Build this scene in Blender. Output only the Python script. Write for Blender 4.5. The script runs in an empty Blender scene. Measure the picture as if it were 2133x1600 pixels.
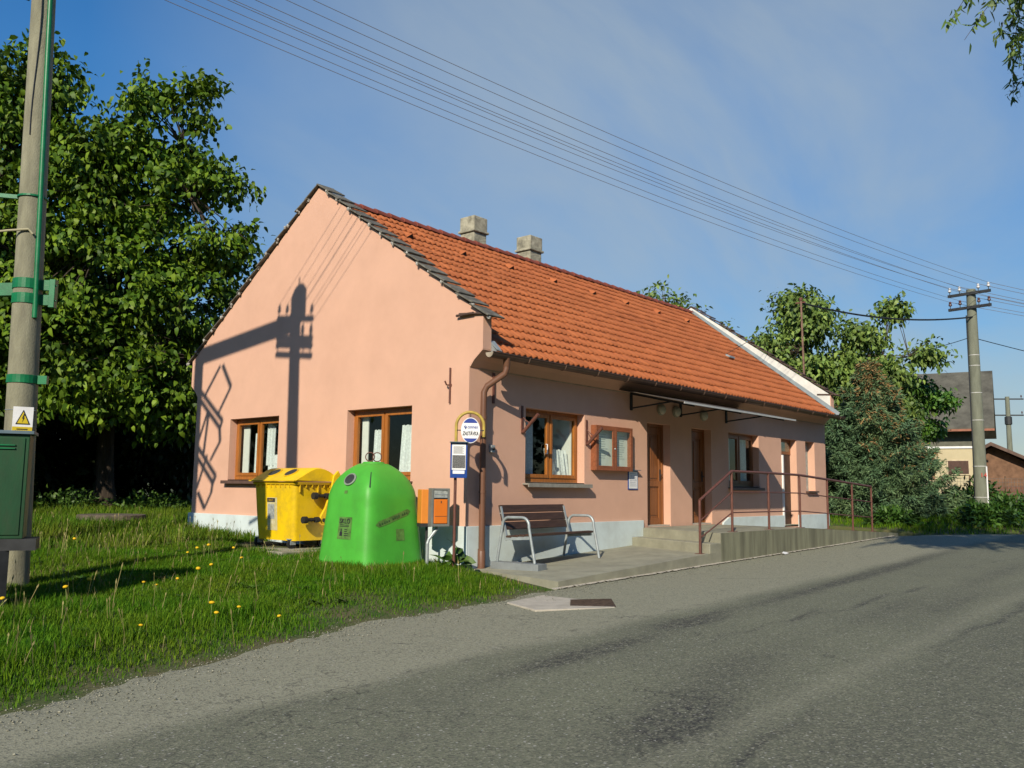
import bpy, math, random
import numpy as np
from mathutils import Vector, Matrix
S = bpy.context.scene
COL = S.collection
RNG = np.random.default_rng(7)
random.seed(7)
PI = math.pi

# ------------------------------------------------------------------ camera
cam_d = bpy.data.cameras.new("camera"); cam = bpy.data.objects.new("camera", cam_d); COL.objects.link(cam)
CAM = Vector((-10.329, -9.8289, 1.0011)); YAW, PIT, ROL, FPX = 0.7117, 0.1187, 0.0118, 1834.56
fw = Vector((math.cos(PIT) * math.cos(YAW), math.cos(PIT) * math.sin(YAW), math.sin(PIT)))
rt = Vector((math.sin(YAW), -math.cos(YAW), 0)); up = rt.cross(fw)
r2 = math.cos(ROL) * rt + math.sin(ROL) * up; u2 = -math.sin(ROL) * rt + math.cos(ROL) * up
cam.matrix_world = Matrix(((r2.x, u2.x, -fw.x, CAM.x), (r2.y, u2.y, -fw.y, CAM.y), (r2.z, u2.z, -fw.z, CAM.z), (0, 0, 0, 1)))
cam_d.sensor_fit = 'HORIZONTAL'; cam_d.sensor_width = 36.0; cam_d.lens = 36.0 * FPX / 2133.0
cam_d.clip_start = 0.05; cam_d.clip_end = 3000
S.camera = cam
S.render.resolution_x, S.render.resolution_y = 1024, 768
S.view_settings.view_transform = 'Standard'; S.view_settings.look = 'None'
S.view_settings.exposure = 0.25; S.view_settings.gamma = 1.0

# ------------------------------------------------------------------ sun and sky
TO_SUN = Vector((-2.15, -1.0, 1.37)).normalized()
SUN_EL = math.asin(TO_SUN.z); SUN_AZ = math.atan2(TO_SUN.x, TO_SUN.y)
sl = bpy.data.lights.new("sun", 'SUN'); sl.energy = 4.6; sl.angle = math.radians(0.55); sl.color = (1.0, 0.90, 0.74)
so = bpy.data.objects.new("sun", sl); COL.objects.link(so); so.location = (-40, -20, 30)
so.rotation_euler = TO_SUN.to_track_quat('Z', 'Y').to_euler()
W = bpy.data.worlds.new("World"); S.world = W; W.use_nodes = True
nt = W.node_tree; nt.nodes.clear()
def N(t, **kw):
    n = nt.nodes.new(t)
    for k, v in kw.items(): setattr(n, k, v)
    return n
L = lambda a, b: nt.links.new(a, b)
sky = N('ShaderNodeTexSky', sky_type='NISHITA', sun_disc=False)
sky.sun_elevation = SUN_EL; sky.sun_rotation = SUN_AZ; sky.air_density = 1.0; sky.dust_density = 0.25; sky.ozone_density = 2.5
tc = N('ShaderNodeTexCoord'); sx = N('ShaderNodeSeparateXYZ'); L(tc.outputs['Generated'], sx.inputs[0])
zz = N('ShaderNodeMath', operation='ADD'); zz.inputs[1].default_value = 0.22; L(sx.outputs[2], zz.inputs[0])
dx = N('ShaderNodeMath', operation='DIVIDE'); L(sx.outputs[0], dx.inputs[0]); L(zz.outputs[0], dx.inputs[1])
dy = N('ShaderNodeMath', operation='DIVIDE'); L(sx.outputs[1], dy.inputs[0]); L(zz.outputs[0], dy.inputs[1])
cx = N('ShaderNodeCombineXYZ'); L(dx.outputs[0], cx.inputs[0]); L(dy.outputs[0], cx.inputs[1])
mp = N('ShaderNodeMapping'); mp.inputs['Rotation'].default_value = (0, 0, 0.75); mp.inputs['Scale'].default_value = (0.55, 1.1, 1); mp.inputs['Location'].default_value = (0.35, 0.12, 0)
L(cx.outputs[0], mp.inputs[0])
n1 = N('ShaderNodeTexNoise'); n1.inputs['Scale'].default_value = 1.15; n1.inputs['Detail'].default_value = 7; n1.inputs['Roughness'].default_value = 0.56; n1.inputs['Distortion'].default_value = 0.5
L(mp.outputs[0], n1.inputs['Vector'])
rp = N('ShaderNodeValToRGB'); rp.color_ramp.elements[0].position = 0.26; rp.color_ramp.elements[1].position = 0.62
rp.color_ramp.elements[1].color = (0.9, 0.9, 0.9, 1); L(n1.outputs[0], rp.inputs[0])
# the veil of high cloud lies towards the east-south-east (a weather bank), thin elsewhere
bk = N('ShaderNodeVectorMath', operation='DOT_PRODUCT'); bk.inputs[1].default_value = (0.85, 0.38, 0.36); L(tc.outputs['Generated'], bk.inputs[0])
bm_ = N('ShaderNodeMapRange'); bm_.inputs[1].default_value = 0.76; bm_.inputs[2].default_value = 0.99; bm_.inputs[3].default_value = 0.0; bm_.inputs[4].default_value = 1.0; L(bk.outputs['Value'], bm_.inputs[0])
mm = N('ShaderNodeMath', operation='MULTIPLY', use_clamp=True); L(rp.outputs[0], mm.inputs[0]); L(bm_.outputs[0], mm.inputs[1])
hs = N('ShaderNodeHueSaturation'); hs.inputs['Hue'].default_value = 0.503; hs.inputs['Saturation'].default_value = 1.34; hs.inputs['Value'].default_value = 1.4; L(sky.outputs[0], hs.inputs['Color'])
mx = N('ShaderNodeMix', data_type='RGBA'); mx.inputs[7].default_value = (4.0, 4.75, 5.2, 1)
# sky grade: the pale band near the horizon is dimmed to the level of the open sky
hz = N('ShaderNodeMapRange'); hz.inputs[1].default_value = -0.02; hz.inputs[2].default_value = 0.42; hz.inputs[3].default_value = 0.44; hz.inputs[4].default_value = 1.0; L(sx.outputs[2], hz.inputs[0])
hm = N('ShaderNodeVectorMath', operation='SCALE'); L(hs.outputs[0], hm.inputs[0]); L(hz.outputs[0], hm.inputs['Scale'])
L(mm.outputs[0], mx.inputs[0]); L(hm.outputs[0], mx.inputs[6])
bg = N('ShaderNodeBackground'); bg.inputs[1].default_value = 0.085; L(mx.outputs[2], bg.inputs[0])
wo = N('ShaderNodeOutputWorld'); L(bg.outputs[0], wo.inputs[0])
try:
    W.cycles.sampling_method = 'MANUAL'; W.cycles.sample_map_resolution = 512
except Exception: pass
S.cycles.max_bounces = 6; S.cycles.transparent_max_bounces = 12; S.cycles.diffuse_bounces = 3; S.cycles.glossy_bounces = 2

# ------------------------------------------------------------------ materials
MATS = {}
def lin(r, g, b):
    f = lambda c: (c / 255 / 12.92) if c / 255 <= 0.04045 else ((c / 255 + 0.055) / 1.055) ** 2.4
    return (f(r), f(g), f(b))
def mat(name, col, rough=0.8, var=0.12, scale=6.0, bump=0.0, bscale=60.0, metal=0.0, col2=None, spec=0.4, island=0.0, stretch=(1, 1, 1), dirt=None, dscale=1.3, damount=0.5, transl=0.0):
    if name in MATS: return MATS[name]
    m = bpy.data.materials.new(name); m.use_nodes = True
    t = m.node_tree; b = t.nodes['Principled BSDF']; lk = t.links.new
    b.inputs['Roughness'].default_value = rough; b.inputs['Metallic'].default_value = metal; b.inputs['Specular IOR Level'].default_value = spec
    co = t.nodes.new('ShaderNodeTexCoord'); mpn = t.nodes.new('ShaderNodeMapping'); mpn.inputs['Scale'].default_value = stretch
    lk(co.outputs['Object'], mpn.inputs[0])
    nz = t.nodes.new('ShaderNodeTexNoise'); nz.inputs['Scale'].default_value = scale; nz.inputs['Detail'].default_value = 6; nz.inputs['Roughness'].default_value = 0.62
    lk(mpn.outputs[0], nz.inputs['Vector'])
    mr = t.nodes.new('ShaderNodeMapRange'); mr.inputs[1].default_value = 0.3; mr.inputs[2].default_value = 0.7; lk(nz.outputs[0], mr.inputs[0])
    fac = mr.outputs[0]
    mixn = t.nodes.new('ShaderNodeMix'); mixn.data_type = 'RGBA'
    c2 = col2 if col2 else tuple(c * (1 - 2 * var) for c in col); c1 = col if col2 else tuple(min(1, c * (1 + var)) for c in col)
    mixn.inputs[6].default_value = (*c1, 1); mixn.inputs[7].default_value = (*c2, 1); lk(fac, mixn.inputs[0])
    out = mixn.outputs[2]
    if dirt:
        nd = t.nodes.new('ShaderNodeTexNoise'); nd.inputs['Scale'].default_value = dscale; nd.inputs['Detail'].default_value = 8; nd.inputs['Roughness'].default_value = 0.7
        lk(mpn.outputs[0], nd.inputs['Vector'])
        md = t.nodes.new('ShaderNodeMapRange'); md.inputs[1].default_value = 0.48; md.inputs[2].default_value = 0.75; md.inputs[4].default_value = damount; lk(nd.outputs[0], md.inputs[0])
        m2 = t.nodes.new('ShaderNodeMix'); m2.data_type = 'RGBA'; lk(md.outputs[0], m2.inputs[0]); lk(out, m2.inputs[6]); m2.inputs[7].default_value = (*dirt, 1); out = m2.outputs[2]
    if island:
        gi = t.nodes.new('ShaderNodeNewGeometry'); h = t.nodes.new('ShaderNodeHueSaturation')
        a = t.nodes.new('ShaderNodeMapRange'); a.inputs[3].default_value = 1 - island; a.inputs[4].default_value = 1 + island; lk(gi.outputs['Random Per Island'], a.inputs[0])
        a2 = t.nodes.new('ShaderNodeMapRange'); a2.inputs[3].default_value = 0.5 + 0.045 * island; a2.inputs[4].default_value = 0.5 - 0.045 * island; lk(gi.outputs['Random Per Island'], a2.inputs[0])
        lk(a.outputs[0], h.inputs['Value']); lk(a2.outputs[0], h.inputs['Hue']); lk(out, h.inputs['Color']); out = h.outputs[0]
    lk(out, b.inputs['Base Color'])
    if bump:
        nb = t.nodes.new('ShaderNodeTexNoise'); nb.inputs['Scale'].default_value = bscale; nb.inputs['Detail'].default_value = 4; lk(mpn.outputs[0], nb.inputs['Vector'])
        bp = t.nodes.new('ShaderNodeBump'); bp.inputs['Strength'].default_value = bump; bp.inputs['Distance'].default_value = 0.02; lk(nb.outputs[0], bp.inputs['Height']); lk(bp.outputs[0], b.inputs['Normal'])
    if transl:
        tr = t.nodes.new('ShaderNodeBsdfTranslucent'); lk(out, tr.inputs[0]); ms = t.nodes.new('ShaderNodeMixShader'); ms.inputs[0].default_value = transl
        lk(b.outputs[0], ms.inputs[1]); lk(tr.outputs[0], ms.inputs[2]); lk(ms.outputs[0], t.nodes['Material Output'].inputs[0])
    MATS[name] = m; return m
def glass_mat(name='window_glass', tint=(0.86, 0.92, 0.90), refl=0.0):
    if name in MATS: return MATS[name]
    m = bpy.data.materials.new(name); m.use_nodes = True; t = m.node_tree; t.nodes.clear(); lk = t.links.new
    o = t.nodes.new('ShaderNodeOutputMaterial'); tr = t.nodes.new('ShaderNodeBsdfTransparent'); tr.inputs[0].default_value = (*tint, 1)
    g = t.nodes.new('ShaderNodeBsdfGlossy'); g.inputs['Roughness'].default_value = 0.02; g.inputs[0].default_value = (0.9, 0.95, 0.95, 1)
    f = t.nodes.new('ShaderNodeFresnel'); gg = t.nodes.new('ShaderNodeNewGeometry'); io = t.nodes.new('ShaderNodeMapRange'); io.inputs[3].default_value = 1.45; io.inputs[4].default_value = 1 / 1.45; lk(gg.outputs['Backfacing'], io.inputs[0]); lk(io.outputs[0], f.inputs[0]); a = t.nodes.new('ShaderNodeMath'); a.operation = 'ADD'; a.inputs[1].default_value = refl; a.use_clamp = True
    lk(f.outputs[0], a.inputs[0]); x = t.nodes.new('ShaderNodeMixShader'); lk(a.outputs[0], x.inputs[0]); lk(tr.outputs[0], x.inputs[1]); lk(g.outputs[0], x.inputs[2]); lk(x.outputs[0], o.inputs[0])
    MATS[name] = m; return m
def lace_mat():
    if 'lace' in MATS: return MATS['lace']
    m = bpy.data.materials.new('lace'); m.use_nodes = True; t = m.node_tree; lk = t.links.new; b = t.nodes['Principled BSDF']
    b.inputs['Base Color'].default_value = (0.80, 0.82, 0.80, 1); b.inputs['Roughness'].default_value = 0.9
    co = t.nodes.new('ShaderNodeTexCoord'); n = t.nodes.new('ShaderNodeTexVoronoi'); n.inputs['Scale'].default_value = 26; lk(co.outputs['Object'], n.inputs['Vector'])
    r = t.nodes.new('ShaderNodeMapRange'); r.inputs[1].default_value = 0.1; r.inputs[2].default_value = 0.7; r.inputs[3].default_value = 0.97; r.inputs[4].default_value = 0.78; lk(n.outputs['Distance'], r.inputs[0])
    tr = t.nodes.new('ShaderNodeBsdfTransparent'); x = t.nodes.new('ShaderNodeMixShader'); lk(r.outputs[0], x.inputs[0]); lk(tr.outputs[0], x.inputs[1]); lk(b.outputs[0], x.inputs[2])
    lk(x.outputs[0], t.nodes['Material Output'].inputs[0]); MATS['lace'] = m; return m

PINK = mat('pink_render', (0.655, 0.395, 0.280), 0.92, 0.035, 1.2, 0.35, 180, dirt=(0.55, 0.32, 0.22), dscale=0.55, damount=0.35, spec=0.15)
PLIN = mat('plinth_paint', (0.57, 0.655, 0.645), 0.8, 0.05, 2.0, 0.25, 120, dirt=(0.42, 0.44, 0.40), dscale=2.0, damount=0.35, spec=0.2)
TILE = mat('clay_tile', (0.43, 0.132, 0.044), 0.75, 0.10, 3.0, 0.1, 200, dirt=(0.30, 0.075, 0.03), dscale=0.9, damount=0.45, spec=0.25)
RIDGE = mat('ridge_clay', (0.24, 0.060, 0.035), 0.8, 0.15, 5, 0.2, 90)
OLDT = mat('old_verge_tile', (0.13, 0.12, 0.095), 0.95, 0.25, 9, 0.6, 60, dirt=(0.28, 0.27, 0.22), dscale=5, damount=0.7)
OLDT2 = mat('old_verge_tile_brown', (0.085, 0.052, 0.04), 0.95, 0.25, 9, 0.6, 60, dirt=(0.20, 0.13, 0.10), dscale=5, damount=0.6)
MORT = mat('mortar', (0.42, 0.41, 0.37), 0.95, 0.2, 20, 0.6, 80)
WHITEW = mat('whitewash', (0.66, 0.66, 0.60), 0.9, 0.1, 3, 0.3, 60)
FLASH = mat('zinc_flashing', (0.30, 0.34, 0.35), 0.5, 0.1, 3, 0, metal=0.3)
CHIM = mat('chimney_render', (0.40, 0.375, 0.275), 0.95, 0.22, 6, 1.0, 30, dirt=(0.10, 0.095, 0.07), dscale=4.5, damount=1.0)
BROWN = mat('brown_gutter_paint', (0.105, 0.060, 0.038), 0.45, 0.12, 5, 0.05, 40)
BROWNP = mat('brown_pipe_paint', (0.15, 0.072, 0.042), 0.42, 0.10, 4, 0.05, 40, dirt=(0.22, 0.10, 0.06), dscale=2, damount=0.5)
RUST = mat('red_brown_paint', (0.135, 0.054, 0.038), 0.5, 0.15, 14, 0.1, 60)
BCAP = mat('gutter_cap', (0.36, 0.30, 0.22), 0.5, 0.1)
WOOD = mat('window_wood', (0.36, 0.125, 0.022), 0.38, 0.16, 4, 0.06, 60, stretch=(6, 6, 0.6), spec=0.5)
WOODD = mat('door_wood', (0.24, 0.085, 0.022), 0.42, 0.22, 3, 0.08, 60, stretch=(8, 8, 0.5), spec=0.5)
BOARDW = mat('notice_board_wood', (0.26, 0.085, 0.035), 0.5, 0.15, 4, 0.08, 60, stretch=(1, 6, 6))
GLASS = glass_mat()
GLASSB = glass_mat('board_glass', (0.93, 0.97, 0.95), 0.0)
LACE = lace_mat()
BLIND = mat('white_reveal', (0.74, 0.72, 0.66), 0.9, 0.04)
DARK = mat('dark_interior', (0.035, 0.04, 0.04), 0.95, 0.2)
SILL = mat('sill_metal', (0.115, 0.070, 0.055), 0.5, 0.15, 8)
SILLG = mat('sill_grey', (0.26, 0.25, 0.21), 0.8, 0.15, 12, 0.2)
WHITEP = mat('white_paint', (0.78, 0.78, 0.76), 0.5, 0.05)
PAPER = mat('paper', (0.66, 0.72, 0.64), 0.8, 0.05, 4)
BLUE = mat('blue_enamel', (0.012, 0.055, 0.26), 0.35, 0.08, 5)
SIGNB = mat('sign_blue', (0.028, 0.055, 0.28), 0.4, 0.05)
INK = mat('ink', (0.02, 0.02, 0.025), 0.7, 0.05)
GREYINK = mat('grey_print', (0.16, 0.16, 0.155), 0.8, 0.45, 90)
YELP = mat('yellow_post_paint', (0.46, 0.33, 0.06), 0.5, 0.15, 12, 0.1)
CONC = mat('concrete', (0.300, 0.292, 0.212), 0.93, 0.12, 3.0, 0.5, 90, dirt=(0.20, 0.19, 0.15), dscale=1.6, damount=0.55)
CONCW = mat('concrete_wall', (0.215, 0.215, 0.140), 0.93, 0.22, 2.6, 0.5, 60, stretch=(2.2, 2.2, 0.22), dirt=(0.13, 0.125, 0.085), dscale=2.6, damount=0.5)
CONCL = mat('light_concrete', (0.46, 0.42, 0.34), 0.93, 0.10, 5.0, 0.5, 90, dirt=(0.30, 0.27, 0.21), dscale=3, damount=0.5)
POLEC = mat('pole_concrete', (0.255, 0.245, 0.165), 0.95, 0.16, 3.2, 0.5, 70, stretch=(2, 2, 0.5), dirt=(0.13, 0.12, 0.09), dscale=4, damount=0.6)
POLEF = mat('far_pole_concrete', (0.175, 0.185, 0.135), 0.95, 0.12, 3.2, 0.3, 60, stretch=(2, 2, 0.5))
GREENP = mat('green_enamel', (0.006, 0.16, 0.055), 0.4, 0.15, 7, 0.05, dirt=(0.02, 0.09, 0.04), dscale=4, damount=0.5)
GREENC = mat('green_cabinet', (0.008, 0.062, 0.020), 0.5, 0.15, 3, 0.05, dirt=(0.030, 0.034, 0.016), dscale=2.2, damount=0.8, stretch=(1, 1, 0.35))
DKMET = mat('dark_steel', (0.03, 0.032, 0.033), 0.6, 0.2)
GREYB = mat('blue_grey_steel', (0.10, 0.15, 0.18), 0.5, 0.1)
GALV = mat('galvanised', (0.36, 0.40, 0.40), 0.45, 0.12, 12, 0.05, 60, metal=0.35)
SLAT = mat('brown_slat', (0.065, 0.034, 0.022), 0.6, 0.2, 5, 0.1, 60, stretch=(0.6, 6, 6))
YELB = mat('yellow_plastic', (0.78, 0.52, 0.006), 0.38, 0.05, 2, 0.03, 80, dirt=(0.40, 0.27, 0.03), dscale=3.5, damount=0.7, spec=0.5)
YELD = mat('yellow_plastic_worn', (0.66, 0.42, 0.01), 0.42, 0.1, 4, 0.03, 80)
IGLO = mat('green_fibreglass', (0.070, 0.38, 0.038), 0.45, 0.06, 2.5, 0.06, 40, dirt=(0.065, 0.29, 0.035), dscale=2.6, damount=0.75, spec=0.3)
STKR = mat('faded_sticker', (0.10, 0.22, 0.045), 0.6, 0.25, 9)
STKG = mat('grey_sticker', (0.36, 0.37, 0.30), 0.6, 0.35, 11)
RUBB = mat('black_rubber', (0.018, 0.018, 0.018), 0.6, 0.2)
ORAN = mat('orange_paint', (0.66, 0.17, 0.018), 0.4, 0.05, 4, 0.02)
ORANY = mat('orange_yellow_paint', (0.70, 0.24, 0.035), 0.4, 0.05, 4, 0.02)
SIGY = mat('warning_yellow', (0.62, 0.47, 0.02), 0.5, 0.06)
BARK = mat('bark', (0.075, 0.055, 0.038), 0.95, 0.3, 6, 0.9, 25, stretch=(1, 1, 0.25))
LEAF1 = mat('lime_leaf', (0.104, 0.190, 0.011), 0.55, 0.28, 0.9, island=0.45, transl=0.18, spec=0.28)
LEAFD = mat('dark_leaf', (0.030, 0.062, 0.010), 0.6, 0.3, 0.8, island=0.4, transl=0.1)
LEAF2 = mat('walnut_leaf', (0.165, 0.255, 0.050), 0.55, 0.3, 0.9, island=0.40, transl=0.2)
WILL = mat('willow_leaf', (0.12, 0.20, 0.035), 0.5, 0.2, 1.5, island=0.4, transl=0.25)
SPRU = mat('spruce_needles', (0.068, 0.145, 0.070), 0.7, 0.1, 1.1, col2=(0.105, 0.165, 0.062), island=0.4)
SPRT = mat('spruce_brown_tips', (0.30, 0.19, 0.07), 0.8, 0.2, 1.4, island=0.35)
BUSHM = mat('verge_weed_leaf', (0.045, 0.115, 0.012), 0.6, 0.3, 1.2, island=0.4, transl=0.15)
WEED = mat('weed_leaf', (0.065, 0.14, 0.018), 0.55, 0.3, 5, island=0.35, transl=0.15)
FLOW = mat('dandelion_yellow', (0.80, 0.50, 0.01), 0.7, 0.1, 20)
STEM = mat('flower_stem', (0.16, 0.22, 0.05), 0.7, 0.2)
WIRE = mat('wire', (0.20, 0.20, 0.22), 0.6, 0.1)
CABLE = mat('black_cable', (0.015, 0.018, 0.022), 0.6, 0.1)
PORC = mat('porcelain', (0.55, 0.55, 0.55), 0.2, 0.1)
PORCD = mat('brown_porcelain', (0.10, 0.05, 0.045), 0.25, 0.1)
SLATE = mat('grey_roof', (0.105, 0.100, 0.078), 0.9, 0.25, 1.4, 0.5, 14, dirt=(0.15, 0.145, 0.11), dscale=1.5, damount=0.5)
CREAM = mat('cream_render', (0.50, 0.43, 0.27), 0.9, 0.05, 1.0, 0.2, 60)
BRICK = mat('shed_boards', (0.19, 0.105, 0.062), 0.9, 0.2, 3, 0.3, 30)
SHROOF = mat('shed_roof', (0.13, 0.085, 0.065), 0.9, 0.2, 3)
LOGE = mat('log_end', (0.42, 0.29, 0.15), 0.9, 0.25, 12)
STONE = mat('weathered_slab', (0.13, 0.105, 0.075), 0.95, 0.3, 8, 1.0, 30, dirt=(0.07, 0.07, 0.04), dscale=5, damount=0.7)
MANH = mat('rusty_iron', (0.060, 0.040, 0.028), 0.8, 0.3, 20, 0.6, 70)
LAMPG = mat('lamp_glass', (0.48, 0.46, 0.36), 0.35, 0.12, 12)
RED = mat('red_paint', (0.55, 0.06, 0.04), 0.6, 0.05)

# ------------------------------------------------------------------ object helpers
ORG = {}
def root(name, label, cat, loc=(0, 0, 0), group=None):
    o = bpy.data.objects.new(name, None); COL.objects.link(o); o.location = loc; o.empty_display_size = 0.2
    o['label'] = label; o['category'] = cat
    if group: o['group'] = group
    ORG[o] = Vector(loc); return o
def tag(o, label, cat, group=None):
    o['label'] = label; o['category'] = cat
    if group: o['group'] = group
    return o
def setkind(o, k): o['kind'] = k; return o
class G:
    """collects verts and faces"""
    def __init__(s): s.v = []; s.f = []
    def add(s, v, f):
        b = len(s.v); s.v += [tuple(p) for p in v]; s.f += [tuple(i + b for i in q) for q in f]; return s
    def box(s, x0, x1, y0, y1, z0, z1):
        v = [(x, y, z) for z in (z0, z1) for y in (y0, y1) for x in (x0, x1)]
        return s.add(v, [(0, 2, 3, 1), (4, 5, 7, 6), (0, 1, 5, 4), (2, 6, 7, 3), (0, 4, 6, 2), (1, 3, 7, 5)])
    def obox(s, o, a, b, c):
        """oriented box: corner o and edge vectors a, b, c"""
        o, a, b, c = map(Vector, (o, a, b, c))
        v = [o, o + a, o + b, o + a + b, o + c, o + a + c, o + b + c, o + a + b + c]
        return s.add(v, [(0, 2, 3, 1), (4, 5, 7, 6), (0, 1, 5, 4), (2, 6, 7, 3), (0, 4, 6, 2), (1, 3, 7, 5)])
    def bar(s, p, q, w, h, upv=(0, 0, 1)):
        p, q = Vector(p), Vector(q); d = (q - p); n = d.cross(Vector(upv)).normalized(); m = n.cross(d).normalized()
        return s.obox(p - n * w / 2 - m * h / 2, d, n * w, m * h)
    def tube(s, pts, r, n=8, caps=True):
        pts = [Vector(p) for p in pts]; rr = r if hasattr(r, '__len__') else [r] * len(pts); b = len(s.v); prev = None
        for i, p in enumerate(pts):
            d = (pts[min(i + 1, len(pts) - 1)] - pts[max(i - 1, 0)]).normalized()
            if prev is None:
                a = d.cross(Vector((0, 0, 1))); a = a.normalized() if a.length > 1e-4 else Vector((1, 0, 0))
            else: a = (prev - d * prev.dot(d)).normalized()
            prev = a; c = d.cross(a)
            for k in range(n):
                t = 2 * PI * k / n; s.v.append(tuple(p + (a * math.cos(t) + c * math.sin(t)) * rr[i]))
        for i in range(len(pts) - 1):
            for k in range(n):
                k2 = (k + 1) % n; s.f.append((b + i * n + k, b + i * n + k2, b + (i + 1) * n + k2, b + (i + 1) * n + k))
        if caps:
            s.f.append(tuple(b + k for k in reversed(range(n)))); e = b + (len(pts) - 1) * n; s.f.append(tuple(e + k for k in range(n)))
        return s
    def lathe(s, c, prof, n=20, axis='z', caps=True):
        c = Vector(c); b = len(s.v)
        for (r, h) in prof:
            for k in range(n):
                t = 2 * PI * k / n; x, y = r * math.cos(t), r * math.sin(t)
                p = {'z': (x, y, h), 'y': (x, h, y), 'x': (h, x, y)}[axis] if isinstance(axis, str) else tuple(axis[0] * x + axis[1] * y + axis[2] * h)
                s.v.append(tuple(c + Vector(p)))
        for i in range(len(prof) - 1):
            for k in range(n):
                k2 = (k + 1) % n; s.f.append((b + i * n + k, b + i * n + k2, b + (i + 1) * n + k2, b + (i + 1) * n + k))
        if caps:
            s.f.append(tuple(b + k for k in reversed(range(n)))); e = b + (len(prof) - 1) * n; s.f.append(tuple(e + k for k in range(n)))
        return s
    def prism(s, poly, d):
        """extrude polygon (list of 3D points) by vector d"""
        n = len(poly); d = Vector(d); v = [Vector(p) for p in poly] + [Vector(p) + d for p in poly]
        return s.add(v, [tuple(reversed(range(n))), tuple(range(n, 2 * n))] + [(i, (i + 1) % n, n + (i + 1) % n, n + i) for i in range(n)])
def obj(name, g, m, parent=None, smooth=False, bevel=0.0, fixn=True):
    o_ = Vector((0, 0, 0)); p = parent
    while p is not None:
        if p in ORG: o_ = ORG[p]; break
        p = p.parent
    me = bpy.data.meshes.new(name)
    me.from_pydata([(a - o_.x, b - o_.y, c - o_.z) for a, b, c in g.v], [], g.f); me.materials.append(m)
    if fixn:
        import bmesh
        bm = bmesh.new(); bm.from_mesh(me); bmesh.ops.recalc_face_normals(bm, faces=bm.faces)
        if bevel: bmesh.ops.bevel(bm, geom=[e for e in bm.edges if len(e.link_faces) == 2 and e.calc_face_angle(0) > 0.6], offset=bevel, segments=2, affect='EDGES', profile=0.5, clamp_overlap=True)
        bm.to_mesh(me); bm.free()
    if smooth:
        me.polygons.foreach_set('use_smooth', [True] * len(me.polygons))
        try: me.set_sharp_from_angle(angle=math.radians(40))
        except Exception: pass
    o = bpy.data.objects.new(name, me); COL.objects.link(o)
    if parent is not None: o.parent = parent
    return o
def npobj(name, v, f, m, parent=None, smooth=False):
    """fast mesh from numpy arrays, f is (n,3) or (n,4)"""
    o_ = ORG.get(parent, Vector((0, 0, 0))) if parent is not None else Vector((0, 0, 0))
    v = np.asarray(v, np.float32) - np.array(o_, np.float32); f = np.asarray(f, np.int32); k = f.shape[1]
    me = bpy.data.meshes.new(name); me.vertices.add(len(v)); me.vertices.foreach_set('co', v.ravel())
    me.loops.add(f.size); me.loops.foreach_set('vertex_index', f.ravel())
    me.polygons.add(len(f)); me.polygons.foreach_set('loop_start', np.arange(0, f.size, k, dtype=np.int32)); me.polygons.foreach_set('loop_total', np.full(len(f), k, np.int32))
    if smooth: me.polygons.foreach_set('use_smooth', np.ones(len(f), bool))
    me.update(calc_edges=True); me.materials.append(m)
    o = bpy.data.objects.new(name, me); COL.objects.link(o)
    if parent is not None: o.parent = parent
    return o
def arc(c, r, t0, t1, n, ux, uy):
    c, ux, uy = Vector(c), Vector(ux), Vector(uy)
    return [c + ux * r * math.cos(t0 + (t1 - t0) * i / n) + uy * r * math.sin(t0 + (t1 - t0) * i / n) for i in range(n + 1)]
def text(body, size, o, ux, uy, m, parent, name='lettering', shear=0.0, xs=1.0, off=0.0):
    cu = bpy.data.curves.new(name, 'FONT'); cu.body = body; cu.size = size; cu.align_x = 'CENTER'; cu.align_y = 'CENTER'; cu.shear = shear; cu.offset = off; cu.resolution_u = 3
    t = bpy.data.objects.new(name, cu); COL.objects.link(t)
    dg = bpy.context.evaluated_depsgraph_get(); dg.update()
    me = bpy.data.meshes.new_from_object(t.evaluated_get(dg)); COL.objects.unlink(t); bpy.data.objects.remove(t)
    o, ux, uy = Vector(o), Vector(ux).normalized(), Vector(uy).normalized(); g = G()
    for v in me.vertices: g.v.append(tuple(o + ux * v.co.x * xs + uy * v.co.y))
    g.f = [tuple(p.vertices) for p in me.polygons]
    return obj(name, g, m, parent, fixn=False)
def copytree(o, off, parent=None):
    c = o.copy(); COL.objects.link(c); c.parent = parent
    if parent is None: c.location = Vector(o.location) + Vector(off)
    for ch in list(o.children): copytree(ch, off, c)
    return c

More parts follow.
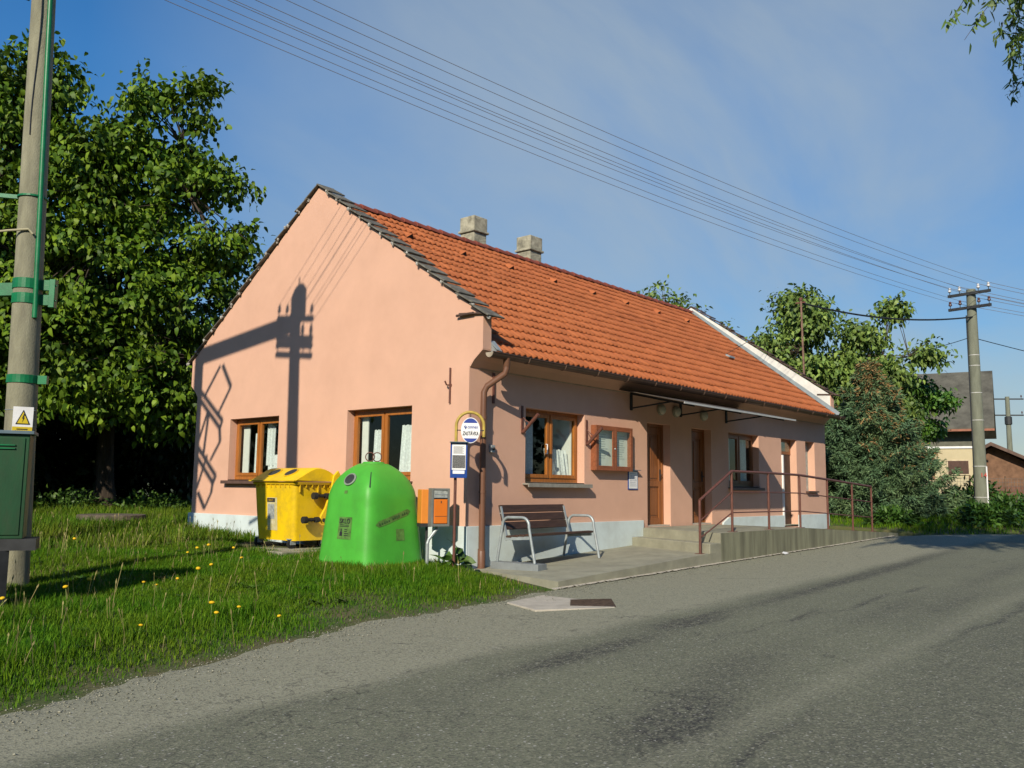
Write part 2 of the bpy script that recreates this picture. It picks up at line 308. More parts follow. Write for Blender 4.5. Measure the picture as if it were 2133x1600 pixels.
# ------------------------------------------------------------------ ground and road
EX = [-400, -60, -14, -8, -6.5, -3.9, -2.6, -0.6, 14.0, 15.2, 16.6, 22, 40, 400]
EY = [-60, -16, -5.2, -3.4, -3.0, -2.35, -2.45, -2.25, -2.25, -3.0, -4.2, -8, -20, -260]
def edge_y(x): return np.interp(x, EX, EY)
def sst(a, b, x): t = np.clip((x - a) / (b - a), 0, 1); return t * t * (3 - 2 * t)
def wob(x, y):
    return 0.5 * np.sin(1.7 * x + 0.6 * y) + 0.3 * np.sin(3.9 * y - 1.3 * x + 1) + 0.2 * np.sin(7.1 * x + 5.3 * y + 2)
def road_z(x): return -0.355 + 0.0185 * np.clip(x, -30, 16)
def walk_z(x, y): return -0.275 + 0.0405 * x - 0.012 * y
def ground_z(x, y):
    x = np.asarray(x, float); y = np.asarray(y, float)
    lawn = -0.21 + 0.035 * np.clip(y, -5, 14) + 0.0185 * np.clip(x, -15, 22) + 0.025 * wob(x * 0.9, y * 0.9) + 0.45 * sst(14.5, 26, x) * sst(-9, -2, y)
    d = y - edge_y(x)
    z = road_z(x) - 0.03 + (lawn - road_z(x) + 0.03) * sst(-0.05, 1.5, d)
    z = np.where(d < 0, road_z(x) - 0.05, z)
    inh = (x > -0.35) & (x < 15.0) & (y > -2.4) & (y < 8.4)
    return np.where(inh, np.minimum(z, -0.42), z)
def grid_mesh(xs, ys, zf):
    X, Y = np.meshgrid(xs, ys); Z = zf(X, Y); v = np.stack([X.ravel(), Y.ravel(), Z.ravel()], 1)
    nx, ny = len(xs), len(ys); i = np.arange((ny - 1) * (nx - 1)); a = (i // (nx - 1)) * nx + i % (nx - 1)
    return v, np.stack([a, a + 1, a + nx + 1, a + nx], 1)
xs = np.concatenate([[-900, -400, -200, -100, -60, -40, -30, -24, -20], np.arange(-17, 18, 0.16), np.arange(18, 40, 1.0), [45, 55, 70, 100, 150, 250, 500, 900]])
ys = np.concatenate([[-900, -400, -200, -100, -60, -40, -30, -22, -17], np.arange(-14, 12, 0.16), np.arange(12, 30, 0.6), [34, 40, 50, 70, 100, 160, 300, 600, 900]])
v, f = grid_mesh(xs, ys, ground_z)
GM = mat('lawn_soil', (0.036, 0.075, 0.008), 0.95, 0.1, 2.2, 0.8, 25, col2=(0.105, 0.085, 0.038), dirt=(0.13, 0.105, 0.07), dscale=0.8, damount=0.45)
ground = npobj('ground', v, f, GM, smooth=True); setkind(ground, 'structure')

# road sheet
rx = np.concatenate([np.arange(-60, -16, 2.0), np.arange(-16, 24, 0.06), np.arange(24, 60, 2.0)])
tv = np.concatenate([np.linspace(0, 1, 170) ** 1.0 * 0.62, np.linspace(0.62, 1, 14)[1:]])
X = np.repeat(rx[None, :], len(tv), 0); T = np.repeat(tv[:, None], len(rx), 1)
rag = 0.10 * wob(rx * 2.3, rx * 0.7) + 0.05 * wob(rx * 9.0, rx * 3.1)
rag = np.where((rx > -0.7) & (rx < 14.2), -0.0, rag)
E0 = edge_y(rx) + rag + np.where((rx > -0.7) & (rx < 14.2), 0.03, 0)
Y = E0[None, :] * (1 - T) + (np.minimum(-13.5, edge_y(rx) - 9)[None, :] + 0.3 * np.sin(rx)[None, :]) * T
Z = road_z(X) + 0.004 + 0.012 * (1 - np.clip((E0[None, :] - Y) / 0.25, 0, 1)) * -1.2
nx, ny = len(rx), len(tv); i = np.arange((ny - 1) * (nx - 1)); a = (i // (nx - 1)) * nx + i % (nx - 1)
RM = bpy.data.materials.new('asphalt'); RM.use_nodes = True
road = npobj('road', np.stack([X.ravel(), Y.ravel(), Z.ravel()], 1), np.stack([a, a + nx, a + nx + 1, a + 1], 1), RM, smooth=True); setkind(road, 'structure')
def blob(cx_, cy_, lx, ly, ang=0.0, p=1.0):
    dx_, dy_ = X - cx_, Y - cy_; c_, s_ = math.cos(ang), math.sin(ang); u = (dx_ * c_ + dy_ * s_) / lx; w = (-dx_ * s_ + dy_ * c_) / ly
    return p * np.exp(-(u * u + w * w))
# bitumen bleeding and oil stains (worn wheel tracks), dust lane beside the kerb
st = blob(-3.9, -5.15, 1.1, 0.16, 0.02, 1.5) + blob(-1.75, -5.0, 0.50, 0.17, -0.12, 2.2) + blob(-1.3, -4.93, 0.5, 0.08, 0.1, 1.2) + blob(1.0, -4.95, 2.2, 0.14, 0.02, 0.7) + blob(4.6, -4.85, 2.6, 0.15, 0.03, 1.5) + blob(9, -4.6, 3.0, 0.2, 0.03, 0.6)
st += blob(-5.2, -6.85, 0.75, 0.26, 0.15, 1.5) + blob(-3.6, -6.45, 1.3, 0.3, 0.1, 0.55) + blob(0.7, -6.3, 1.5, 0.16, 0.05, 0.55) + blob(1.6, -6.75, 1.4, 0.2, 0, 0.65) + blob(5, -6.4, 3, 0.2, 0.02, 0.5) + blob(-0.6, -5.75, 0.5, 0.035, 0.1, 1.6) + blob(1.2, -5.9, 0.7, 0.04, 0.06, 1.5) + blob(2.6, -6.0, 0.5, 0.05, 0, 1.2)
crack = np.exp(-((Y + 7.45 + 0.05 * np.sin(X * 1.9) + 0.03 * np.sin(X * 5.1)) / 0.045) ** 2) * (0.5 + 0.5 * np.sin(X * 0.9 + 1)) * 0.9
crack += np.exp(-((Y + 5.9 + 0.2 * np.sin(X * 0.8) + 0.05 * np.sin(X * 6.1)) / 0.03) ** 2) * (np.sin(X * 0.7 + 2.1) > 0.2) * 0.55
for x0_, y0_, x1_, y1_ in ((-8.3, -5.2, -6.2, -4.55), (-6.2, -4.55, -5.3, -4.7), (-7.6, -6.2, -5.9, -5.6), (-5.6, -4.6, -3.0, -4.35), (-3.0, -4.35, -.4, -4.5), (2.0, -3.4, 3.4, -4.4), (-6.6, -6.9, -5.9, -7.6)):
    tt_ = np.clip(((X - x0_) * (x1_ - x0_) + (Y - y0_) * (y1_ - y0_)) / ((x1_ - x0_) ** 2 + (y1_ - y0_) ** 2), 0, 1)
    dd_ = np.hypot(X - x0_ - tt_ * (x1_ - x0_) + .05 * np.sin(X * 5.3), Y - y0_ - tt_ * (y1_ - y0_) + .06 * np.sin(X * 4.1 + Y) + .03 * np.sin(X * 11)); crack += np.exp(-(dd_ / .028) ** 2) * .75
far = np.clip(-(Y + 7.3) / 0.5, 0, 1) * 0.42
lane = sst(-4.75, -4.35, Y + 0.06 * wob(X * 1.5, Y)) * 1.0
seam = np.exp(-((Y + 7.2) / 0.12) ** 2) * 0.35
atr = road.data.attributes.new('wear', 'FLOAT_COLOR', 'POINT')
atr.data.foreach_set('color', np.stack([np.clip(st + crack + far, 0, 1).ravel(), np.clip(lane + seam, 0, 1).ravel(), np.zeros(X.size), np.ones(X.size)], 1).astype(np.float32).ravel())
t = RM.node_tree; b = t.nodes['Principled BSDF']; b.inputs['Roughness'].default_value = 0.88; b.inputs['Specular IOR Level'].default_value = 0.25; lk = t.links.new
co = t.nodes.new('ShaderNodeTexCoord')
def tn(sc, det=4, ro=0.6):
    n = t.nodes.new('ShaderNodeTexNoise'); n.inputs['Scale'].default_value = sc; n.inputs['Detail'].default_value = det; n.inputs['Roughness'].default_value = ro; lk(co.outputs['Object'], n.inputs['Vector']); return n.outputs[0]
def tmr(i_, a0, a1, b0, b1):
    n = t.nodes.new('ShaderNodeMapRange'); n.inputs[1].default_value = a0; n.inputs[2].default_value = a1; n.inputs[3].default_value = b0; n.inputs[4].default_value = b1; lk(i_, n.inputs[0]); return n.outputs[0]
def tmx(f_, a_, b_):
    n = t.nodes.new('ShaderNodeMix'); n.data_type = 'RGBA'
    for s_, k_ in ((f_, 0), (a_, 6), (b_, 7)):
        if isinstance(s_, tuple): n.inputs[k_].default_value = (*s_, 1)
        elif isinstance(s_, float): n.inputs[k_].default_value = s_
        else: lk(s_, n.inputs[k_])
    return n.outputs[2]
def tmul(a_, b_):
    n = t.nodes.new('ShaderNodeMath'); n.operation = 'MULTIPLY'; n.use_clamp = True; lk(a_, n.inputs[0])
    if isinstance(b_, float): n.inputs[1].default_value = b_
    else: lk(b_, n.inputs[1])
    return n.outputs[0]
at = t.nodes.new('ShaderNodeAttribute'); at.attribute_name = 'wear'; sp = t.nodes.new('ShaderNodeSeparateColor'); lk(at.outputs['Color'], sp.inputs[0])
c0 = tmx(tmr(tn(0.9, 6), 0.3, 0.7, 0, 1), (0.158, 0.165, 0.108), (0.126, 0.132, 0.090))
c0 = tmx(tmul(sp.outputs[1], 0.85), c0, (0.275, 0.270, 0.190))
c0 = tmx(tmul(sp.outputs[0], tmr(tn(14, 5, 0.7), 0.33, 0.62, 0.15, 1.0)), c0, (0.035, 0.035, 0.032))
vo = t.nodes.new('ShaderNodeTexVoronoi'); vo.inputs['Scale'].default_value = 75; lk(co.outputs['Object'], vo.inputs['Vector'])
hv = t.nodes.new('ShaderNodeSeparateColor'); lk(vo.outputs['Color'], hv.inputs[0])
c0 = tmx(tmr(hv.outputs[0], 0.55, 1.0, 0.0, 0.55), c0, (0.29, 0.28, 0.20))
c0 = tmx(tmr(hv.outputs[1], 0.6, 1.0, 0.0, 0.6), c0, (0.045, 0.045, 0.042))
c0 = tmx(tmr(hv.outputs[2], 0.985, 0.99, 0.0, 0.6), c0, (0.42, 0.41, 0.36))
ck = t.nodes.new('ShaderNodeTexVoronoi'); ck.feature = 'DISTANCE_TO_EDGE'; ck.inputs['Scale'].default_value = 0.55
wv = t.nodes.new('ShaderNodeTexNoise'); wv.inputs['Scale'].default_value = 2.5; wv.inputs['Detail'].default_value = 4; lk(co.outputs['Object'], wv.inputs['Vector'])
va = t.nodes.new('ShaderNodeVectorMath'); va.operation = 'ADD'; lk(co.outputs['Object'], va.inputs[0]); lk(wv.outputs['Color'], va.inputs[1]); lk(va.outputs[0], ck.inputs['Vector'])
c0 = tmx(tmul(tmr(ck.outputs['Distance'], 0.0, 0.006, 0.7, 0.0), tmr(tn(0.5, 2), 0.5, 0.6, 0, 1)), c0, (0.03, 0.03, 0.028))
lk(c0, b.inputs['Base Color'])
bp = t.nodes.new('ShaderNodeBump'); bp.inputs['Strength'].default_value = 0.45; bp.inputs['Distance'].default_value = 0.006; lk(vo.outputs['Distance'], bp.inputs['Height']); lk(bp.outputs[0], b.inputs['Normal'])

# ------------------------------------------------------------------ pavement, kerb, ramp
g = G()
xsn = np.linspace(0, 1, 24); ysn = np.linspace(0, 1, 8); top = []
for w in ysn:
    for u in xsn:
        x0 = 0.12 - 0.57 * w; x = x0 + (5.4 - x0) * u; y = -0.03 - 2.17 * w; top.append((x, y, float(walk_z(x, y))))
nxx = 24; b0 = len(g.v); g.v += top
for j in range(7):
    for i_ in range(23): g.f.append((j * nxx + i_, (j + 1) * nxx + i_, (j + 1) * nxx + i_ + 1, j * nxx + i_ + 1))
per = [j * nxx for j in range(8)] + [7 * nxx + i_ for i_ in range(1, 24)]
lowb = len(g.v); g.v += [(g.v[k][0], g.v[k][1], -0.55) for k in per]
for k in range(len(per) - 1): g.f.append((per[k], lowb + k, lowb + k + 1, per[k + 1]))
pav = obj('pavement', g, CONC); setkind(pav, 'structure')
# light mortar line between kerb and asphalt
g = G(); random.seed(3)
for k in range(150):
    x = -0.6 + 14.4 * k / 150; w = 0.03 + 0.06 * random.random() ** 2; y = -2.2; z = float(road_z(x))
    g.add([(x, y - w, z + 0.008), (x + 0.098, y - 0.03 - 0.05 * random.random() ** 2, z + 0.008), (x + 0.098, y, z + 0.02), (x, y, z + 0.02)], [(0, 1, 2, 3)])
kl = obj('kerb_mortar', g, CONCL); setkind(kl, 'structure')
ramp = root('access_ramp', 'grey concrete ramp with steps up to the pink house doors', 'ramp', (8, -1.1, -0.3))
def rz(x): return 0.255 if x < 8.1 else 0.255 - (x - 8.1) * 0.047
g = G(); xx = [5.14, 8.1, 9.5, 11, 12.5, 14.2]
yb = -0.055
top = [(5.14, yb, .255), (4.33, -2.2, .255)]; g.v += [(5.14, yb, .255), (4.33, -2.2, .255), (5.14, yb, -.5), (4.33, -2.2, -.5)]
for x in xx[1:]: g.v += [(x, yb, rz(x)), (x, -2.2, rz(x)), (x, yb, -.5), (x, -2.2, -.5)]
for k in range(len(xx) - 1):
    a_ = 4 * k; g.f += [(a_, a_ + 1, a_ + 5, a_ + 4)]
e_ = 4 * (len(xx) - 1); g.f += [(e_, e_ + 1, e_ + 3, e_ + 2)]
obj('ramp_top', g, CONC, ramp, fixn=False)
g = G(); fy = -2.203
pts = [(4.33, .255)] + [(x, rz(x)) for x in xx[1:]]
for k in range(len(pts) - 1):
    g.add([(pts[k][0], fy, -.5), (pts[k + 1][0], fy, -.5), (pts[k + 1][0], fy, pts[k + 1][1] - .002), (pts[k][0], fy, pts[k][1] - .002)], [(0, 1, 2, 3)])
obj('ramp_wall', g, CONCW, ramp, fixn=False)
g = G(); g.prism([(5.14, yb, .0795), (4.33, -2.2, .0795), (4.33, -2.2, .2548), (5.14, yb, .2548)], (-0.004, 0, 0)); obj('riser', g, CONC, ramp)
g = G(); g.prism([(4.72, yb, -.4), (3.92, -2.198, -.4), (4.36, -2.198, -.4), (5.16, yb, -.4)], (0, 0, .48)); obj('step', g, CONC, ramp, bevel=0.012)

# ------------------------------------------------------------------ the house
HL, HW = 15.04, 8.43
house = root('village_house', 'single storey pink rendered house with orange tile roof and brown windows', 'house', (7.5, 4.2, 0))
ZT = 2.419
def wall(g, o, U, V, I, u0, u1, v0, v1, holes):
    o, U, V, I = map(Vector, (o, U, V, I))
    us = sorted({u0, u1, *[h[0] for h in holes], *[h[1] for h in holes]}); vs = sorted({v0, v1, *[h[2] for h in holes], *[h[3] for h in holes]})
    P = lambda u, v, d=0: o + U * u + V * v + I * d
    for a_ in range(len(us) - 1):
        for b_ in range(len(vs) - 1):
            um, vm = (us[a_] + us[a_ + 1]) / 2, (vs[b_] + vs[b_ + 1]) / 2
            if any(h[0] < um < h[1] and h[2] < vm < h[3] for h in holes): continue
            g.add([P(us[a_], vs[b_]), P(us[a_ + 1], vs[b_]), P(us[a_ + 1], vs[b_ + 1]), P(us[a_], vs[b_ + 1])], [(0, 1, 2, 3)])
    for h in holes:
        d = h[4]; q = [(h[0], h[2]), (h[1], h[2]), (h[1], h[3]), (h[0], h[3])]
        for k in range(4):
            (a_, b_), (c_, e_) = q[k], q[(k + 1) % 4]
            g.add([P(a_, b_), P(c_, e_), P(c_, e_, d), P(a_, b_, d)], [(0, 1, 2, 3)])
F_OP = dict(F1=(1.443, 3.183, 1.123, ZT), D1=(5.39, 6.314, 0.258, ZT), D2=(7.2435, 8.153, 0.258, ZT), F2=(9.015, 10.651, 1.12, ZT), D3=(12.001, 12.985, 0.13, ZT), F3=(13.592, 14.236, 1.05, ZT))
RD = 0.24
g = G()
wall(g, (0, 0, 0), (1, 0, 0), (0, 0, 1), (0, 1, 0), 0, HL, -0.5, 2.97, [(*h, (0.205 if k == 'D3' else 0.26 if k[0] == 'D' else 0.24)) for k, h in F_OP.items()])
G_OP = [(5.2518, 7.0292, 1.13, 2.4133), (1.3451, 3.0949, 1.13, 2.4133)]
wall(g, (0, 0, 0), (0, 1, 0), (0, 0, 1), (1, 0, 0), 0, HW, -0.5, 2.999, [(*h, 0.22) for h in G_OP])
# gable above the openings, with the corbelled ends
prof = [(0, 2.999), (-0.10, 3.10), (-0.29, 3.25), (-0.29, 3.80), (4.2, 6.94), (HW + 0.29, 3.80), (HW + 0.29, 3.25), (HW + 0.10, 3.10), (HW, 2.999)]
g.v += [(0, y, z) for y, z in prof]; n_ = len(prof); g.f.append(tuple(range(len(g.v) - n_, len(g.v))))
# right gable and back wall
g.add([(HL, 0, -.5), (HL, HW, -.5)] + [(HL, y, z) for y, z in reversed(prof)], [tuple(range(n_ + 2))])
g.add([(0, HW, -.5), (HL, HW, -.5), (HL, HW, 2.999), (0, HW, 2.999)], [(0, 1, 2, 3)])
hwall = obj('wall', g, PINK, house, fixn=False)
# cornice running along the eaves (pink), profile in y,z
g = G(); cp = [(0.0, 2.972), (-0.02, 2.985), (-0.10, 3.085), (-0.288, 3.235), (-0.288, 3.25), (0, 3.25)]
g.prism([(0.002, y, z) for y, z in cp], (HL - 0.004, 0, 0)); obj('cornice', g, PINK, house)
g = G(); g.prism([(0.002, HW - y, z) for y, z in cp], (HL - 0.004, 0, 0)); obj('cornice', g, PINK, house)
# thin bead under the cornice
g = G(); g.box(0.21, HL - 0.21, -0.014, -0.001, 2.955, 2.975); obj('cornice_bead', g, mat('bead', (0.5, 0.36, 0.25), 0.8), house)
# gable parapets
def parapet(x0, x1, m, name):
    g = G(); out = [(y, z) for y, z in prof[1:-1]]; inn = [(HW + 0.10, 3.0), (HW + 0.1, 3.3), (4.2, 6.3), (-0.1, 3.3), (-0.1, 3.0)]
    k = len(prof)
    poly = [(-0.29, 3.252), (-0.29, 3.80), (4.2, 6.94), (4.2, 6.35), (0.0, 3.30), (0.0, 3.252)]
    poly2 = [(HW - y, z) for y, z in poly]; poly2 = [(2 * 4.2 - y if abs(y - 4.2) < 1e-6 else HW - y, z) for y, z in poly]
    g.prism([(x0, y, z) for y, z in poly], (x1 - x0, 0, 0)); g.prism([(x0, y, z) for y, z in poly2], (x1 - x0, 0, 0))
    return obj(name, g, m, house)
parapet(0.003, 0.20, PINK, 'parapet'); parapet(HL - 0.22, HL - 0.003, WHITEW, 'parapet')
g = G(); g.box(HL - 0.225, HL + .004, -0.292, -0.27, 3.26, 3.79); obj('parapet_end', g, PINK, house)
# plinth
g = G(); pz = 0.40; pt_ = 0.05
g.box(-pt_, 0, -pt_, HW + pt_, -0.5, pz)
g.prism([(0, -pt_, -.5), (5.17, -pt_, -.5), (5.17, -pt_, pz), (0, -pt_, pz)], (0, pt_ - .001, 0))
p_gab = g; g = G(); g.prism([(8.62, -pt_, .1), (12.0, -pt_, .0), (12.0, -pt_, pz), (8.9, -pt_, pz), (8.62, -pt_, .28)], (0, pt_ - .001, 0))
p_rest = g; g = G(); g.box(12.985, HL + pt_, -pt_, -.001, -.1, pz); g.box(HL + .001, HL + pt_, 0, HW, -.5, pz)
obj('plinth', g, PLIN, house, bevel=0.006)
obj('plinth', p_rest, PLIN, house, bevel=0.006)
obj('plinth', p_gab, PLIN, house, bevel=0.006)
# interior: dark partition and ceiling
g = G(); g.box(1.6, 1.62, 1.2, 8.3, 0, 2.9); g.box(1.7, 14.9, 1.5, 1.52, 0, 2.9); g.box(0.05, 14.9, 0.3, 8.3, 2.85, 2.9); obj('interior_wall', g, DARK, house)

# ---- windows
def window(o, U, I, w, h, casement=True, curtain='lace', blind=0, handle=False, sill=None, mat_w=None, open_gap=0.0):
    """o: lower corner on the wall face, U along the wall, I inwards"""
    mw = mat_w or WOOD; o, U, I = Vector(o), Vector(U), Vector(I); V = Vector((0, 0, 1)); d = 0.165
    P = lambda u, v, q: o + U * u + V * v + I * q
    fr = 0.075; g = G()
    def bx(u0, u1, v0, v1, q0, q1): g.obox(P(u0, v0, q0), U * (u1 - u0), V * (v1 - v0), I * (q1 - q0))
    bx(0, fr, 0, h, d, d + .07); bx(w - fr, w, 0, h, d, d + .07); bx(fr, w - fr, 0, fr + .02, d, d + .07); bx(fr, w - fr, h - fr, h, d, d + .07)
    if casement: bx(w / 2 - .03, w / 2 + .03, fr + .02, h - fr, d + .002, d + .07)
    win = obj('window', g, mw, house, bevel=0.006)
    spans = [(fr, w / 2 - .028), (w / 2 + .028, w - fr)] if casement else [(fr, w - fr)]
    for s0, s1 in spans:
        g = G(); sf = 0.065; a0, a1, b0_, b1_ = s0 - .012, s1 + .012, fr + .008, h - fr + .012
        for (u0, u1, v0, v1) in ((a0, a0 + sf, b0_, b1_), (a1 - sf, a1, b0_, b1_), (a0 + sf, a1 - sf, b0_, b0_ + sf), (a0 + sf, a1 - sf, b1_ - sf, b1_)):
            g.obox(P(u0, v0, d - .018), U * (u1 - u0), V * (v1 - v0), I * .06)
        obj('sash', g, mw, win, bevel=0.005)
        u0, u1, v0, v1 = a0 + sf - .006, a1 - sf + .006, b0_ + sf - .006, b1_ - sf + .006; g = G(); g.add([P(u0, v0, d + .012), P(u1, v0, d + .012), P(u1, v1, d + .012), P(u0, v1, d + .012)], [(0, 1, 2, 3)] if U.cross(V).dot(I) < 0 else [(3, 2, 1, 0)]); obj('pane', g, GLASS, win, fixn=False)
    if curtain:
        pieces = curtain
        for (u0, u1, v0, v1, skew) in pieces:
            g = G(); n = 40
            for k in range(n + 1):
                tt = k / n; u = u0 + (u1 - u0) * tt; q = d + .13 + .022 * math.sin(tt * 30) + .012 * math.sin(tt * 77)
                g.v += [tuple(P(u + skew * .0, v0, q)), tuple(P(u + skew, v1 + .01 * math.sin(tt * 30), q + .01))]
            g.f = [(2 * k, 2 * k + 2, 2 * k + 3, 2 * k + 1) for k in range(n)]
            obj('curtain', g, LACE, win, smooth=True, fixn=False)
    if blind:
        g = G(); g.obox(P(fr + .05, fr, d + .10), U * blind, V * (h - 2 * fr), I * .02)
        obj('blind', g, BLIND, win)
    if handle:
        g = G(); u = w / 2 - .115; g.tube([P(u, .52, d - .02), P(u, .52, d - .055), P(u, .69, d - .055), P(u, .69, d - .02)], .010); obj('handle', g, WHITEP, win)
    if sill:
        p, m, ov = sill; g = G(); g.obox(P(-ov, -.045, -p), U * (w + 2 * ov), V * .028, I * (p + .001)); g.obox(P(-ov, -.085, -p - .004), U * (w + 2 * ov), V * .066, I * .02)
        g.obox(P(0.002, -.03, .0), U * (w - .004), V * .034, I * .18); obj('sill', g, m, win, bevel=0.004)
    return win
window((0, 5.2518 + 1.7774, 1.13), (0, -1, 0), (1, 0, 0), 1.7774, 1.2833, curtain=[(.52, .80, .05, .98, 0), (1.02, 1.68, .05, .52, .0), (.95, 1.25, .3, 1.25, 0)], blind=.22, sill=(.13, SILL, .06))
window((0, 1.3451 + 1.7498, 1.13), (0, -1, 0), (1, 0, 0), 1.7498, 1.2833, curtain=[(.40, .82, .05, .92, 0.03), (1.12, 1.66, .05, .98, .06), (.45, .7, .05, .5, .0)], blind=.17, sill=(.13, SILL, .06))
window((1.443, 0, 1.123), (1, 0, 0), (0, 1, 0), 1.74, 1.296, curtain=[(.12, .55, .05, 1.1, 0), (1.0, 1.66, .05, .62, -.1)], handle=True, sill=(.14, SILLG, .07))
window((9.015, 0, 1.12), (1, 0, 0), (0, 1, 0), 1.636, 1.299, curtain=[(.15, .6, .05, 1.2, 0), (1.0, 1.5, .05, 1.2, 0)], sill=(.12, SILL, .05), mat_w=WOODD)
# white reveal of the far room wall seen in the right half of the street window
g = G(); g.box(3.085, 3.105, .245, .80, 1.2, 2.36); obj('inner_reveal', g, BLIND, house)
# F3 glass-block slit
g = G(); g.obox((13.592, .20, 1.05), (.644, 0, 0), (0, 0, ZT - 1.05), (0, .04, 0)); w3 = obj('window', g, mat('glass_block', (.30, .36, .34), .25, .2, 9), house)
g = G(); g.box(13.55, 14.29, -.09, .02, 1.0, 1.045); obj('sill', g, SILL, w3, bevel=.004)
# ---- doors
def door(x0, x1, z0, z1, glass=True, lbl=None):
    d = 0.17; w = x1 - x0; g = G(); fr = .06
    g.box(x0, x0 + fr, d, d + .08, z0, z1); g.box(x1 - fr, x1, d, d + .08, z0, z1); g.box(x0 + fr, x1 - fr, d, d + .08, z1 - fr, z1)
    dr = obj('door', g, WOODD, house, bevel=.006)
    a0, a1, b0_, b1_ = x0 + fr + .003, x1 - fr - .003, z0 + .03, z1 - fr - .003; g = G(); q0, q1 = d + .02, d + .065
    gl = a0 + .10, a0 + .26
    xs_ = [a0, gl[0], gl[1], a1 - .10, a1]; lo, hi, md = b0_ + .14, b1_ - .16, b0_ + .80
    g.box(a0, gl[0], q0, q1, b0_, b1_); g.box(a1 - .10, a1, q0, q1, b0_, b1_)
    g.box(gl[0], a1 - .10, q0, q1, b0_, lo); g.box(gl[0], a1 - .10, q0, q1, hi, b1_); g.box(gl[0], a1 - .10, q0, q1, md, md + .12)
    g.box(gl[1], gl[1] + .07, q0, q1, lo, md); g.box(gl[1], gl[1] + .07, q0, q1, md + .12, hi)
    obj('door_leaf', g, WOODD, dr, bevel=.006)
    g = G()
    for (u0, u1, v0, v1) in ((gl[1] + .07, a1 - .10, lo, md), (gl[0], gl[1], lo, md), (gl[1] + .07, a1 - .10, md + .12, hi)):
        g.box(u0, u1, q0 + .022, q1 - .005, v0, v1); g.box(u0 + .05, u1 - .05, q0 + .008, q0 + .024, v0 + .06, v1 - .06)
    obj('door_panel', g, WOODD, dr, bevel=.004)
    g = G(); g.box(gl[0], gl[1], q0 + .02, q0 + .026, md + .12, hi); obj('pane', g, mat('frosted_pane', (.42, .44, .38), .2, .1, 6), dr)
    g = G(); g.box(a1 - .075, a1 - .035, q0 - .012, q0, b0_ + .93, b0_ + 1.17); g.tube([(a1 - .055, q0 - .01, b0_ + 1.05), (a1 - .055, q0 - .06, b0_ + 1.05), (a1 - .16, q0 - .06, b0_ + 1.04)], .011); obj('handle', g, DKMET, dr)
    g = G(); g.box(x0, x1, .02, d + .1, z0 - .02, z0 + .03); obj('threshold', g, CONCL, dr)
door(*F_OP['D1']); door(*F_OP['D2'])
g = G(); x0, x1, z0, z1 = F_OP['D3']
g.box(x0 + .003, x0 + .065, -.035, .11, z0, 1.98); d3 = obj('door', g, WHITEP, house)
g = G(); g.box(x0 + .002, x1 - .002, .19, .23, z0 + .02, 2.02); obj('door_leaf', g, mat('dark_door', (.05, .028, .02), .5, .3, 5), d3)
g = G(); g.box(x0 + .002, x1 - .002, .17, .23, 2.02, z1); obj('door_frame', g, WOODD, d3)
g = G(); g.box(x0 + .1, x1 - .1, .162, .168, 2.1, 2.34); obj('pane', g, GLASS, d3)
g = G(); g.box(x0, x1, .0, .4, z0 - .03, z0 + .02); obj('threshold', g, CONC, d3)

# ---- roof
def slope_pt(x, s, h): # s metres down the slope from the ridge, h above the roof plane
    k = 0.769; c_ = 1 / math.sqrt(1 + k * k); s_ = k * c_
    return (x, 4.2 - s * c_ - h * s_, 6.745 - s * s_ + h * c_)
SLEN = 5.80; ROWS = 17; RH = SLEN / ROWS
xsr = np.arange(0.20, HL - 0.21, 0.0375); wave = 0.027 * np.cos(2 * PI * xsr / 0.15) + 0.004 * np.cos(2 * PI * xsr / 0.3)
V_, Fc = [], []; kk = 0.769; c_ = 1 / math.sqrt(1 + kk * kk); s_ = kk * c_; nxr = len(xsr)
jit = np.random.default_rng(2)
ti = (np.floor((xsr - .2 + .0001) / 0.3)).astype(int)
for r in range(ROWS):
    tj = jit.normal(0, .0035, ti.max() + 1)[ti]
    for (s, hh) in ((r * RH - .02, 0.0), (r * RH + RH * .5, 0.02), ((r + 1) * RH + .008, 0.043), ((r + 1) * RH + .008, 0.010)):
        h = hh + wave + tj; s2 = s + (0.0 if hh < .03 else 0.006 * np.cos(2 * PI * xsr / .15 + 1))
        V_.append(np.stack([xsr, 4.2 - s2 * c_ - h * s_, 6.745 - s2 * s_ + h * c_], 1))
    bse = r * 4 * nxr; i = np.arange(nxr - 1)
    for q in range(3): Fc.append(np.stack([bse + q * nxr + i, bse + (q + 1) * nxr + i, bse + (q + 1) * nxr + i + 1, bse + q * nxr + i + 1], 1))
roof = npobj('roof', np.concatenate(V_), np.concatenate(Fc), TILE, house)
tm = TILE.node_tree  # per-tile tone
g = G(); g.add([slope_pt(.2, -.02, -.03), slope_pt(HL - .2, -.02, -.03), slope_pt(HL - .2, SLEN - .05, -.03), slope_pt(.2, SLEN - .05, -.03)], [(0, 1, 2, 3)])
bk_ = [(x, 8.4 - y, z) for x, y, z in [slope_pt(.2, 0, 0), slope_pt(HL - .2, 0, 0), slope_pt(HL - .2, SLEN + .1, 0), slope_pt(.2, SLEN + .1, 0)]]
g.add(bk_, [(0, 1, 2, 3)]); obj('roof_underlay', g, TILE, house, fixn=False)
g = G(); x = 0.25
